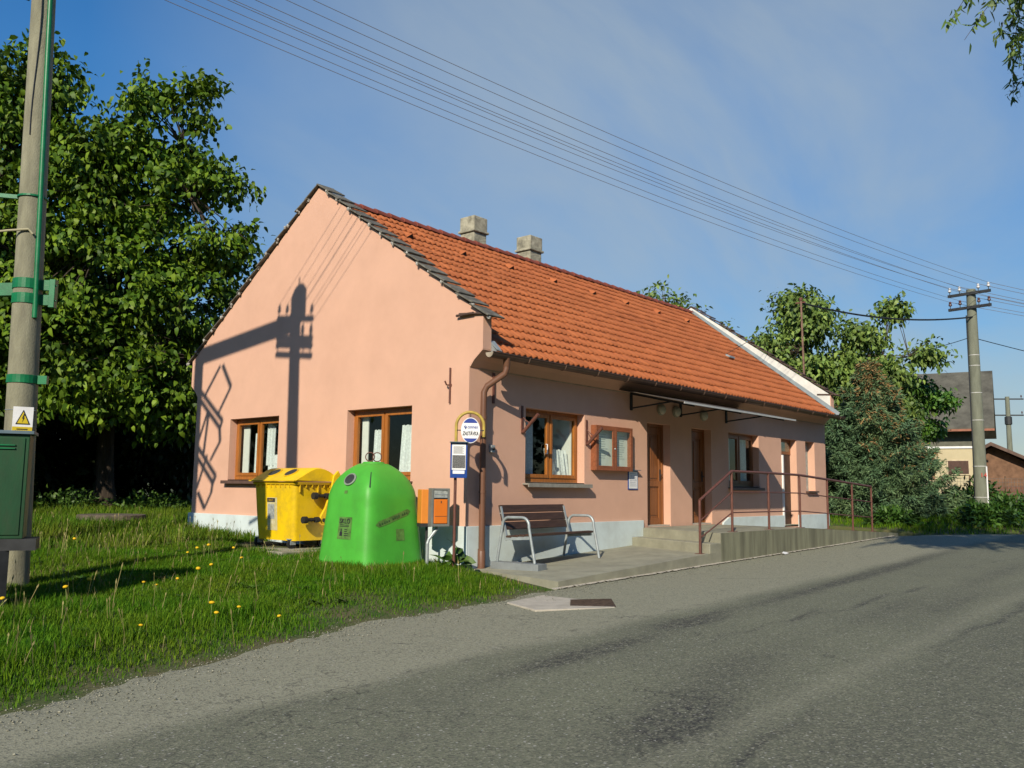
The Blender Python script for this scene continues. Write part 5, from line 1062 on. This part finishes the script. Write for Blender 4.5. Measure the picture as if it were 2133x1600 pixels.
def tree(name, label, base, ells, n_tips, per, ll, lw, cl, m, th, tr, group=None, droop=.5, seed=1, shell=.33, limbs=12, trunk_top=None, flat=.6, zmin=None):
    rg = np.random.default_rng(seed); base = np.array(base, float); rt_ = root(name, label, 'tree', tuple(base), group)
    tips = []; cen = []
    wsum = sum(e[6] for e in ells)
    for e in ells:
        k = int(n_tips * e[6] / wsum); d = rg.normal(size=(k, 3)); d /= np.linalg.norm(d, axis=1, keepdims=True)
        rad = rg.random(k) ** shell * (0.86 + 0.26 * lumpy(d, seed + e[0])); p = np.array(e[:3]) + d * rad[:, None] * np.array(e[3:6]); tips.append(p); cen.append(np.repeat(np.array([e[:3]]), k, 0))
    tips = np.concatenate(tips); cen = np.concatenate(cen)
    if zmin is not None: kp = tips[:, 2] > zmin + 2.0 * rg.random(len(tips)) ** 2 + .7 * np.sin(tips[:, 0] * 2.3); tips, cen = tips[kp], cen[kp]
    top = np.array(trunk_top if trunk_top is not None else [ells[0][0], ells[0][1], ells[0][2] + ells[0][5] * .4])
    g = G(); tk = [base + (top - base) * t_ + np.array([.12 * math.sin(t_ * 5 + seed), .12 * math.cos(t_ * 4 + seed), 0]) * min(1, t_ * 3) for t_ in np.linspace(0, 1, 9)]
    g.tube(tk, [th * (1.25 if k == 0 else 1 - .8 * k / 8) for k in range(9)], 9); obj('trunk', g, BARK, rt_, smooth=True, fixn=False)
    lm = rg.choice(len(tips), min(limbs, len(tips)), replace=False); nodes = [np.array(tk[k]) for k in range(3, 9)]; g = G()
    for i_ in lm:
        s = np.array(tk[rg.integers(3, 8)]); e = s + (tips[i_] - s) * .82; mid = (s + e) / 2 + np.array([0, 0, .12 * np.linalg.norm(e - s)]); pts = [s, (s + mid) / 2 + [0, 0, .05], mid, (mid + e) / 2, e]; g.tube(pts, [th * .42, th * .33, th * .24, th * .15, th * .06], 6, False); nodes += pts[1:]
    nodes = np.array(nodes)
    for i_ in range(0, len(tips), max(1, len(tips) // 260)):
        d = np.linalg.norm(nodes - tips[i_], axis=1); s = nodes[np.argmin(d)]; g.tube([s, (s + tips[i_]) / 2 + [0, 0, .06], tips[i_]], [th * .09, th * .06, th * .02], 4, False)
    obj('branches', g, BARK, rt_, fixn=False)
    n = len(tips) * per; ti_ = np.repeat(np.arange(len(tips)), per); out = tips - cen; out /= (np.linalg.norm(out, axis=1, keepdims=True) + 1e-6); o_ = out[ti_]
    along = rg.random(n)[:, None]; jit_ = rg.normal(size=(n, 3)) * cl * np.array([1, 1, flat]); pos = tips[ti_] + jit_ - o_ * along * cl * 1.0; pos[:, 2] -= np.abs(jit_[:, 0]) * .25 * droop
    ax = o_ * .6 + rg.normal(size=(n, 3)) * .65; ax[:, 2] -= droop; nr = rg.normal(size=(n, 3)) * .45 + np.array([0, 0, .8]) + o_ * .4
    v, f = leaves(pos, ax, nr, ll * rg.uniform(.65, 1.25, n), lw * rg.uniform(.7, 1.2, n)); npobj('crown', v, f, m, rt_)
    return rt_
tree('broadleaf_tree', 'large lime tree with drooping bright green leaves beside the gable', (.5, 13.6, .1), [(-.1, 12.9, 5.6, 3.2, 2.8, 4.2, 5), (.5, 11.9, 8.9, 1.6, 1.5, 1.8, 1.2), (.85, 10.9, 11.0, .75, .7, .9, .34), (-.2, 11.4, 10.9, .7, .7, .9, .3), (1.0, 11.2, 9.4, 1.2, .9, .8, .5), (1.5, 10.6, 8.9, 1.0, .7, .6, .34), (1.7, 10.6, 7.3, 1.3, .9, .9, .6), (1.4, 11.2, 5.6, 1.9, 1.5, 1.9, 1.1), (-1.2, 11.9, 8.7, 1.2, .9, 1.3, 1.1), (-1.7, 12.2, 7.2, 1.4, 1.1, 2.0, 1.3), (-.5, 12.0, 9.6, 1.2, .9, .9, .7), (-1.2, 11.6, 4.0, 2.6, 1.5, 2.0, 1.5), (.6, 11.2, 3.4, 1.8, 1.2, 1.5, .9)], 860, 34, .20, .125, .215, LEAF1, .26, 1, 'trees left of the house', droop=.9, seed=11, zmin=1.1, shell=.24)
tree('broadleaf_tree', 'tall lime tree behind the near concrete pole', (-3.4, 14.4, .1), [(-3.2, 13.9, 5.8, 2.9, 2.6, 4.8, 5), (-1.9, 12.9, 11.2, 1.0, .9, 1.2, .5), (-2.4, 13.2, 9.7, 1.5, 1.1, 1.5, 1.1), (-3.3, 13.4, 10.4, 1.2, 1.1, 1.6, .8), (-3.0, 12.9, 4.3, 2.6, 1.7, 2.4, 1.6), (-5.6, 12.4, 6.0, 2.2, 2.0, 4.4, 2)], 760, 32, .20, .125, .22, LEAF1, .28, 1, 'trees left of the house', droop=.9, seed=23, zmin=1.2, shell=.24)
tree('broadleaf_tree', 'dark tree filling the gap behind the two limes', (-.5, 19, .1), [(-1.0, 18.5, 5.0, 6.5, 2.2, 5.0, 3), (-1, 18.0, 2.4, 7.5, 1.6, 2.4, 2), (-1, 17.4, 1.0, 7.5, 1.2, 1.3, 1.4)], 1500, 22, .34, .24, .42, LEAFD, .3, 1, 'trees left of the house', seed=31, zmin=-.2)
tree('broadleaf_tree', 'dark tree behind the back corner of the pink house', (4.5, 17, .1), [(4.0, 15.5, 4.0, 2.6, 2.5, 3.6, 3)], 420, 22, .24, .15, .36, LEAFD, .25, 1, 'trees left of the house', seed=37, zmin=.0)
tree('broadleaf_tree', 'leafy tree whose top shows above the right end of the roof', (17.2, 7.6, .2), [(17.3, 6.6, 6.6, 1.5, 1.6, 2.1, 2), (18.6, 5.6, 5.6, 1.6, 1.5, 1.7, 1.4)], 420, 16, .19, .11, .22, LEAF2, .16, 1, 'trees behind the house', droop=.8, seed=41)
tree('broadleaf_tree', 'airy light green walnut tree behind the roof mast', (23.6, 3.6, .5), [(21.6, 3.2, 7.6, 1.35, 1.2, 1.5, 1.5), (21.9, 3.7, 5.6, 1.8, 1.6, 1.5, 1.6), (23.4, 1.7, 7.0, 1.5, .9, .6, .6), (24.3, .75, 8.0, .6, .5, .7, .3), (24.2, 1.1, 5.7, 1.5, .9, .8, .7), (25.4, -.05, 6.3, .9, .6, .5, .34), (22.6, 3.6, 3.8, 2.2, 1.8, 1.8, 1.5), (23.2, 2.3, 5.6, 1.6, 1.2, 1.5, 1.3), (20.9, 4.3, 6.3, 1.0, .9, 1.2, .7), (24.6, 1.2, 4.4, 1.4, 1.0, 1.2, .9)], 900, 22, .22, .13, .27, LEAF2, .2, 1, 'trees behind the house', droop=.9, seed=47, shell=.5, zmin=1.0)
tree('broadleaf_tree', 'darker leafy tree between the spruce and the grey roofed house', (27.5, 1.6, .5), [(26.5, 1.4, 4.2, 1.35, 1.2, 1.6, 2), (26.9, .8, 5.2, .7, .6, .5, .5), (27.3, .1, 4.75, .6, .45, .38, .4), (27.0, .5, 3.6, .6, .5, .45, .4)], 330, 20, .22, .13, .24, mat('maple_leaf', (.075, .175, .020), .5, .3, .9, island=.4, transl=.15), .18, 1, 'trees behind the house', droop=.8, seed=53)
# spruce
def spruce():
    rg = np.random.default_rng(61); base = np.array([19.3, .15, .15]); rt_ = root('spruce_tree', 'dense spruce with browning top beside the house end', 'tree', tuple(base)); H = 5.25
    g = G(); g.tube([base + [0, 0, -.3], base + [0, 0, H * .5], base + [0, 0, H]], [.15, .09, .015], 8); obj('trunk', g, BARK, rt_, smooth=True, fixn=False)
    P_, A_, N_, Ls, Br = [], [], [], [], []; gb = G(); h = .12
    while h < H - .12:
        t_ = h / H; L0 = 2.55 * (1 - t_) ** .95 * (.82 + .18 * min(1, t_ * 6)) + .10; nb2 = int(9 + 5 * (1 - t_))
        a0 = rg.random() * 6.28
        for k in range(nb2):
            az = a0 + 6.28 * k / nb2 + rg.normal() * .18; ln = L0 * rg.uniform(.58, 1.22); d = np.array([math.cos(az), math.sin(az), 0]); dr = -.16 - .10 * (1 - t_) + rg.normal() * .10
            s = np.linspace(0, 1, 8); pts = base + [0, 0, h] + d[None] * (s * ln)[:, None]; pts[:, 2] += dr * ln * np.sin(s * 2.1) + .24 * ln * s ** 3 + .30 * ln * s * t_
            gb.tube(pts, [.022 * (1 - .8 * q) for q in s], 4, False); m = int(18 + 50 * ln); q = rg.random(m) ** .65; side = np.array([-d[1], d[0], 0])
            sp = rg.normal(size=m) * .30 * ln * (.35 + .6 * (1 - q)) * .8; px_ = np.stack([np.interp(q, s, pts[:, j]) for j in range(3)], 1) + side * sp[:, None]; px_[:, 2] += rg.normal(size=m) * .05 - np.abs(sp) * .30
            P_.append(px_); A_.append(d[None] * .8 + side[None] * np.sign(sp)[:, None] * .6 + rg.normal(size=(m, 3)) * .35 + np.array([0, 0, -.15])); Br.append((rg.random(m) + .62 * (h / H) ** 1.5 - .35 + .22 * q + .14 * (d[0] * -.2 - d[1] * .9)) > 1.02)
        h += .20 + .08 * rg.random()
    P_ = np.concatenate(P_); A_ = np.concatenate(A_); Br = np.concatenate(Br); n = len(P_); obj('branches', gb, BARK, rt_, fixn=False)
    rep = 9; P3 = np.repeat(P_, rep, 0) + rg.normal(size=(n * rep, 3)) * .045; A3 = np.repeat(A_ / np.linalg.norm(A_, axis=1, keepdims=True), rep, 0) + rg.normal(size=(n * rep, 3)) * .45; B3 = np.repeat(Br, rep)
    for sel, m, nm in ((~B3, SPRU, 'needles'), (B3, SPRT, 'brown_tips')):
        k = sel.sum(); v, f = leaves(P3[sel], A3[sel], rg.normal(size=(k, 3)) + [0, 0, .7], rg.uniform(.09, .20, k), rg.uniform(.022, .040, k), .2, .1); npobj(nm, v, f, m, rt_)
spruce()
# willow beside the road, mostly outside the frame
def willow():
    rg = np.random.default_rng(71); base = np.array([4.2, -12.2, -.3]); rt_ = root('willow_tree', 'willow whose hanging twigs reach into the top right corner', 'tree', tuple(base))
    g = G(); g.tube([base, base + [-.2, .2, 2.5], base + [-.6, .6, 6.1]], [.4, .32, .2], 10); obj('trunk', g, BARK, rt_, smooth=True, fixn=False)
    P_, A_ = [], []; gb = G(); c0 = base + [-.60, .60, 6.12]
    ends = [(rg.normal(0, 1.9), rg.normal(0, 1.5), rg.uniform(.4, 3.0)) for _ in range(46)] + [(-2.6 + rg.uniform(-.45, 1.0), 2.75 + rg.uniform(-.7, .25), rg.uniform(1.3, 2.3)) for _ in range(62)] + [(rg.uniform(-1.0, 3), 3.2 + rg.uniform(-.9, .6), rg.uniform(1.5, 3)) for _ in range(22)]
    for e in ends:
        tip = c0 + np.array(e); mid = (c0 + tip) / 2 + [0, 0, .5]; gb.tube([c0, mid, tip], [.07, .04, .015], 5, False)
        for _ in range(7):
            s0 = tip + rg.normal(size=3) * [.35, .35, .25] ; ln = rg.uniform(.4, 1.0); dr = rg.normal(size=2) * .22 + np.array([-.12, .10]); s = np.linspace(0, 1, 5)
            pts = s0 + np.stack([dr[0] * s * ln * 1.4, dr[1] * s * ln * 1.4, -ln * s ** 1.3], 1); gb.tube(pts, [.007, .006, .005, .004, .003], 3, False); m = int(70 * ln) + 6; q = rg.random(m)
            P_.append(np.stack([np.interp(q, s, pts[:, j]) for j in range(3)], 1) + rg.normal(size=(m, 3)) * .03); A_.append(rg.normal(size=(m, 3)) * .5 + [0, 0, -.75])
    obj('branches', gb, BARK, rt_, fixn=False); P_ = np.concatenate(P_); A_ = np.concatenate(A_); n = len(P_)
    v, f = leaves(P_, A_, rg.normal(size=(n, 3)), rg.uniform(.09, .17, n), rg.uniform(.026, .046, n), .15, .2); npobj('crown', v, f, WILL, rt_)
willow()
# shrubs: verge bushes right, nettles left
def shrub(name, label, cx_, cy_, rx_, ry_, h_, n, ll, lw, m, seed, group=None, cat='shrub'):
    rg = np.random.default_rng(seed); z0 = float(ground_z(cx_, cy_)); d = rg.normal(size=(n, 3)); d /= np.linalg.norm(d, axis=1, keepdims=True); d[:, 2] = np.abs(d[:, 2]); rad = rg.random(n) ** .4 * (.8 + .35 * lumpy(d, seed))
    pos = np.array([cx_, cy_, z0]) + d * rad[:, None] * [rx_, ry_, h_]; rt_ = root(name, label, cat, (cx_, cy_, z0), group)
    v, f = leaves(pos, d + rg.normal(size=(n, 3)) * .6, rg.normal(size=(n, 3)) * .5 + [0, 0, .8], ll * rg.uniform(.6, 1.3, n), lw * rg.uniform(.6, 1.3, n)); npobj('foliage', v, f, m, rt_)
    g = G()
    for _ in range(7): e = pos[rg.integers(n)]; g.tube([(cx_ + rg.normal() * rx_ * .3, cy_ + rg.normal() * ry_ * .3, z0 - .1), e], [.012, .005], 4, False)
    obj('stems', g, STEM, rt_, fixn=False)
    return rt_
for k, (x, y, rx_, h_, lb) in enumerate(((18.6, -3.3, 1.3, .75, 'low green bush at the road bend left of the far pole'), (20.3, -3.6, 1.3, .85, 'dark green bush at the foot of the far pole'), (21.9, -4.4, 1.3, .8, 'green bush right of the far pole foot'), (20.2, -5.6, 1.5, .7, 'rightmost green bush on the verge'), (16.8, -1.3, 1.0, .45, 'grassy clump under the spruce by the ramp end'), (24.5, -1.6, 1.6, 1.0, 'bush in front of the wire fence'))):
    shrub('verge_bush', lb, x, y, rx_, rx_ * .8, h_, 1500, .20, .07, BUSHM, 80 + k, 'bushes on the right verge')
for k, (x, y, lb) in enumerate(((-3.7, 13.2, 'clump of bright nettles left of the well cover'), (-.6, 13.3, 'clump of nettles behind the well cover'), (1.2, 12.4, 'clump of nettles near the gable corner'), (-5.0, 12.6, 'clump of nettles behind the cabinet'))):
    shrub('nettle_clump', lb, x, y, .9 + .3 * (k % 3), .6, .5 + .12 * ((k * 2) % 3), 900, .13, .07, WEED, 95 + k, 'nettles under the limes')
shrub('burdock_plant', 'broad leaved weed at the foot of the bus stop post', -.42, -.12, .26, .2, .36, 26, .24, .15, WEED, 120, None, 'weed')
# firewood
for k, (x, y, z, lb) in enumerate(((.35, 14.2, .32, 'cut log end, lowest and palest of the pile'), (-.15, 14.3, .42, 'cut log end left in the woodpile'), (.7, 14.6, .75, 'round log end on top of the woodpile'), (.2, 14.9, .72, 'dark log end at the back of the woodpile'))):
    lo_ = root('firewood_log', lb, 'log', (x, y, z), 'logs of the woodpile'); dv = Vector((.75, .65, 0)); g = G(); g.tube([Vector((x, y, z)), Vector((x, y, z)) + dv * .8], .15, 10); obj('bark', g, BARK, lo_, smooth=True)
    g = G(); g.tube([Vector((x, y, z)) - dv * .012, Vector((x, y, z)) - dv * .002], .135, 10); obj('cut_face', g, LOGE, lo_)

# grass
def grass_pts(n, x0, x1, y0, y1, rg):
    x = rg.uniform(x0, x1, n); y = rg.uniform(y0, y1, n); d = y - edge_y(x) - .10 * wob(x * 2.3, x * .7) - .16
    ok = (d > rg.exponential(.10, n) - .06) & ~((x > -.12) & (x < 15.2) & (y > -2.3) & (y < 8.55)) & ~((x > 3) & (x < 14.3) & (y < .1) & (y > -2.4))
    ok &= ~((x > -.5) & (y < -.35) & (y > -2.6) & (x < 14)) & ~((x > .12 + .27 * y - .02) & (x < .5) & (y < -.03) & (y > -2.4)) & ~((x > -1.40) & (x < -.06) & (y > 2.9) & (y < 4.8)) & (np.hypot(x - WCX, y - WCY) > .72)
    ok &= ~((x > -2.15) & (x < -.7) & (y < -2.55) & (y > -4))
    thin = np.clip(d / .4, .3, 1) * (1 - .75 * np.exp(-((x + 3.6) ** 2 / 1.2 + (y + 1.75) ** 2 / .10)) - .5 * np.exp(-((x + 2.9) ** 2 / .3 + (y + 1.2) ** 2 / .1)))
    ok &= rg.random(n) < thin
    return x[ok], y[ok], d[ok]
def grass(name, n, x0, x1, y0, y1, hs_, wd, m, seed, tall=0.0, sel=None):
    rg = np.random.default_rng(seed); x, y, d = grass_pts(n, x0, x1, y0, y1, rg)
    if sel is not None: k = sel(x, y, rg); x, y, d = x[k], y[k], d[k]
    n = len(x); z = ground_z(x, y); h = hs_ * rg.uniform(.45, 1.25, n) * (.72 + .5 * wob(x * 1.1, y * 1.3) * .6 + .1) * np.clip(.6 + d * .5, .55, 1.1)
    h *= 1 + .75 * np.exp(-((x + 1.3) ** 2 + (y - .2) ** 2) / .9) + 1.0 * np.clip((-x - 5.6) * .5, 0, 1) * (y > -2.6) * (.6 + .5 * wob(x * 1.9, y * 2.1)) + .8 * np.exp(-((x + 4.9) ** 2 + (y + 1.6) ** 2) / .12) + .35 * (y > 7)
    az = rg.uniform(0, 6.283, n); ln = rg.uniform(.1, .75, n) * h; c, s = np.cos(az), np.sin(az); w = wd * rg.uniform(.6, 1.3, n)
    B0 = np.stack([x, y, z - .01], 1); sd_ = np.stack([-s, c, np.zeros(n)], 1); dd = np.stack([c, s, np.zeros(n)], 1)
    m1 = B0 + dd * (ln * .28)[:, None] + np.array([0, 0, 1]) * (h * .58)[:, None]; tp = B0 + dd * ln[:, None] + np.array([0, 0, 1]) * h[:, None]
    v = np.stack([B0 - sd_ * w[:, None] * .5, B0 + sd_ * w[:, None] * .5, m1 + sd_ * w[:, None] * .42, m1 - sd_ * w[:, None] * .42, tp], 1).reshape(-1, 3); i = np.arange(n)[:, None] * 5
    f = np.concatenate([i + [0, 1, 2], i + [0, 2, 3], i + [3, 2, 4]], 0); o = npobj(name, v, f, m); o['label'] = {'lawn_grass': 'short green grass of the lawn before the gable', 'meadow_grass': 'longer rough grass under and behind the limes', 'dry_grass': 'scattered straw coloured grass stalks in the lawn', 'verge_grass': 'grass on the right verge below the spruce'}.get(name, name.replace('_', ' ')); o['category'] = 'grass'; return setkind(o, 'stuff')
GR = mat('grass_blade', (.044, .160, .006), .6, .1, .55, col2=(.105, .170, .010), island=.5, transl=.2, spec=.08)
GR2 = mat('grass_blade_rough', (.058, .165, .009), .6, .1, .5, col2=(.125, .165, .016), island=.5, transl=.2, spec=.08)
DRY = mat('dry_stalk', (.34, .26, .12), .8, .2, 3, island=.3)
grass('lawn_grass', 330000, -9.6, .3, -4.2, 5.2, .095, .0075, GR, 201)
grass('meadow_grass', 100000, -9.5, 3.5, 5.2, 18, .20, .016, GR2, 202)
grass('verge_grass', 42000, 13.9, 26, -9, 6, .17, .018, GR, 203)
grass('dry_grass', 26000, -9.5, .5, -3.5, 12, .16, .005, DRY, 204, sel=lambda x, y, r: r.random(len(x)) < .10 + .5 * (wob(x * .8 + 1, y * .8) > .35) * (y > 1) + .8 * (np.hypot(x + .55, y + 1.9) < .6))
# broad leaved weeds between the grass blades and thin seed stems
rg = np.random.default_rng(401); x, y, d = grass_pts(900, -9.4, .2, -3.6, 9, rg); k = (rg.random(len(x)) < .55) & (d > .75); x, y = x[k], y[k]; n0 = len(x); rep = 9; az = rg.uniform(0, 6.28, n0 * rep); X0 = np.repeat(np.stack([x, y, ground_z(x, y) + .015], 1), rep, 0); sz = np.repeat(rg.uniform(.07, .16, n0), rep)
ax_ = np.stack([np.cos(az), np.sin(az), rg.uniform(.25, .9, n0 * rep)], 1)
v, f = leaves(X0, ax_, np.stack([-np.cos(az) * .4, -np.sin(az) * .4, np.ones(n0 * rep)], 1), sz * rg.uniform(.7, 1.2, n0 * rep), sz * .32, .15, .35); o = npobj('lawn_weeds', v, f, WEED); o['label'] = 'flat broad leaved weeds scattered through the lawn'; o['category'] = 'weeds'; setkind(o, 'stuff')
x, y, d = grass_pts(2600, -9.4, .2, -3.0, 11, rg); k = rg.random(len(x)) < np.clip(.12 + .5 * (x < -5.4) + .35 * (y > 2), 0, 1); x, y = x[k], y[k]; n0 = len(x); h = rg.uniform(.16, .42, n0); tl = rg.normal(size=(n0, 2)) * .05; w = .0028; zb = ground_z(x, y); az = rg.uniform(0, 6.28, n0)
B0 = np.stack([x, y, zb], 1); T0 = np.stack([x + tl[:, 0], y + tl[:, 1], zb + h], 1); sd_ = np.stack([np.cos(az), np.sin(az), 0 * az], 1); M0 = B0 + (T0 - B0) * .82
v = np.stack([B0 - sd_ * w, B0 + sd_ * w, M0 + sd_ * w, M0 - sd_ * w, M0 + sd_ * w * 3.2 + (T0 - M0) * .4, T0, M0 - sd_ * w * 3.2 + (T0 - M0) * .4], 1).reshape(-1, 3); i = np.arange(n0)[:, None] * 7
f = np.concatenate([i + [0, 1, 2], i + [0, 2, 3], i + [3, 2, 4], i + [3, 4, 6], i + [6, 4, 5]], 0); o = npobj('seed_stems', v, f, mat('seed_stem', (.22, .20, .07), .8, .2, 2, island=.4)); o['label'] = 'thin pale grass stems with seed heads above the lawn'; o['category'] = 'grass'; setkind(o, 'stuff')
# dandelions and seed stems
dl = root('dandelion', 'yellow dandelion in bloom in the lawn', 'dandelion', (0, 0, 0), 'dandelions in the lawn')
g = G(); g.lathe((0, 0, .15), [(.006, -.008), (.020, -.002), (.024, .006), (.017, .015), (.004, .018)], 10); fl = obj('flower', g, FLOW, dl, smooth=True)
g = G(); g.tube([(0, 0, -.02), (.006, 0, .08), (0, 0, .145)], .0028, 5); obj('stem', g, STEM, dl)
spots = [(-5.15, .35), (-5.0, .25), (-4.7, .4), (-4.45, .38), (-6.1, .1), (-5.35, -1.5), (-5.1, -1.6), (-5.5, -1.85), (-4.9, -2.1), (-3.3, 2.6), (-2.9, 3.1), (-2.8, 2.9), (-3.8, 2.9), (-3.0, 1.6), (-2.5, 2.7), (-6.9, .1), (-6.8, -.15), (-7.2, .2), (-3.9, .9), (-5.8, 2.2), (-4.0, 5.0), (-3.4, 6.8), (-2.2, 7.4), (-6.3, -1.9), (-5.6, .75)]
for k, (x, y) in enumerate(spots):
    o = dl if k == 0 else copytree(dl, (0, 0, 0)); o.location = (x, y, float(ground_z(x, y))); s = random.uniform(.85, 1.35); o.scale = (s, s, s * random.uniform(.9, 1.3)); o.rotation_euler = (random.uniform(-.2, .2), random.uniform(-.2, .2), random.uniform(0, 6))
    if o.location.x > 900: pass
# litter
g = G(); g.add([(6.7, -2.36, -.222), (6.95, -2.33, -.223), (6.97, -2.28, -.195), (6.82, -2.27, -.18), (6.7, -2.30, -.20)], [(0, 1, 2, 3, 4)]); tag(obj('crumpled_paper', g, WHITEP, fixn=False), 'scrap of white paper lying at the foot of the ramp wall', 'paper')
# trees across the road and behind the photographer (seen in the window reflections)
rg = np.random.default_rng(310); n = 60000; u_ = rg.random(n); ph_ = u_ * 90 - 45
px_ = np.where(u_ < .6, u_ / .6 * 75 - 42, -42 + rg.normal(size=n)); py_ = np.where(u_ < .6, -27 + rg.normal(size=n) * 1.5, (u_ - .6) / .4 * 55 - 27)
hh = rg.random(n) ** .8 * (8 + 1.6 * np.sin(px_ * .55) + 1.2 * np.sin(py_ * .5 + px_ * 1.3)); pos = np.stack([px_, py_, hh - .4], 1)
v, f = leaves(pos, rg.normal(size=(n, 3)), rg.normal(size=(n, 3)), rg.uniform(.4, .9, n), rg.uniform(.3, .6, n)); o = npobj('opposite_woods', v, f, BUSHM); o['label'] = 'belt of trees across the road behind the photographer'; o['category'] = 'woods'; setkind(o, 'stuff')
# loose grit along the ragged road edge and the kerb
rg = np.random.default_rng(410); n = 3600; x = np.where(rg.random(n) < .8, rg.uniform(-10, .0, n), rg.uniform(0, 14, n)); off = rg.normal(size=n) * .16 - .06 - np.abs(rg.normal(size=n)) * .35 * (rg.random(n) < .4); y = edge_y(x) + .10 * wob(x * 2.3, x * .7) * (x < -.7) + np.where(x > -.7, -np.abs(off) - .0, off)
r_ = rg.uniform(.003, .010, n) * (1 + .4 * (rg.random(n) < .05)); z = np.where(y < edge_y(x) - .02, road_z(x) + .006, ground_z(x, y)) + r_ * .4
o6 = np.array([[1, 0, 0], [-1, 0, 0], [0, 1, 0], [0, -1, 0], [0, 0, .7], [0, 0, -.7]]); v = (np.stack([x, y, z], 1)[:, None] + o6[None] * r_[:, None, None] * rg.uniform(.6, 1.4, (n, 6, 1))).reshape(-1, 3); i = np.arange(n)[:, None] * 6
f = np.concatenate([i + t_ for t_ in ([0, 2, 4], [2, 1, 4], [1, 3, 4], [3, 0, 4], [2, 0, 5], [1, 2, 5], [3, 1, 5], [0, 3, 5])], 0); o = npobj('gravel', v, f, mat('grit', (.24, .24, .18), .9, .3, 40, island=.5)); o['label'] = 'loose grit scattered along the road edge'; o['category'] = 'gravel'; setkind(o, 'stuff')
# far tree line on the horizon
rg = np.random.default_rng(300); n = 9000; an = rg.uniform(-.35, 1.9, n); R_ = rg.uniform(150, 230, n); hh = rg.random(n) ** .7 * (5 + 2.5 * np.sin(an * 23) + 1.5 * np.sin(an * 51)); pos = np.stack([R_ * np.cos(an) - 10, R_ * np.sin(an) - 10, hh], 1)
v, f = leaves(pos, rg.normal(size=(n, 3)), rg.normal(size=(n, 3)), rg.uniform(1.5, 3.5, n), rg.uniform(1.2, 2.5, n)); o = npobj('distant_woods', v, f, LEAFD); o['label'] = 'dark band of distant woods on the horizon'; o['category'] = 'woods'; setkind(o, 'stuff')
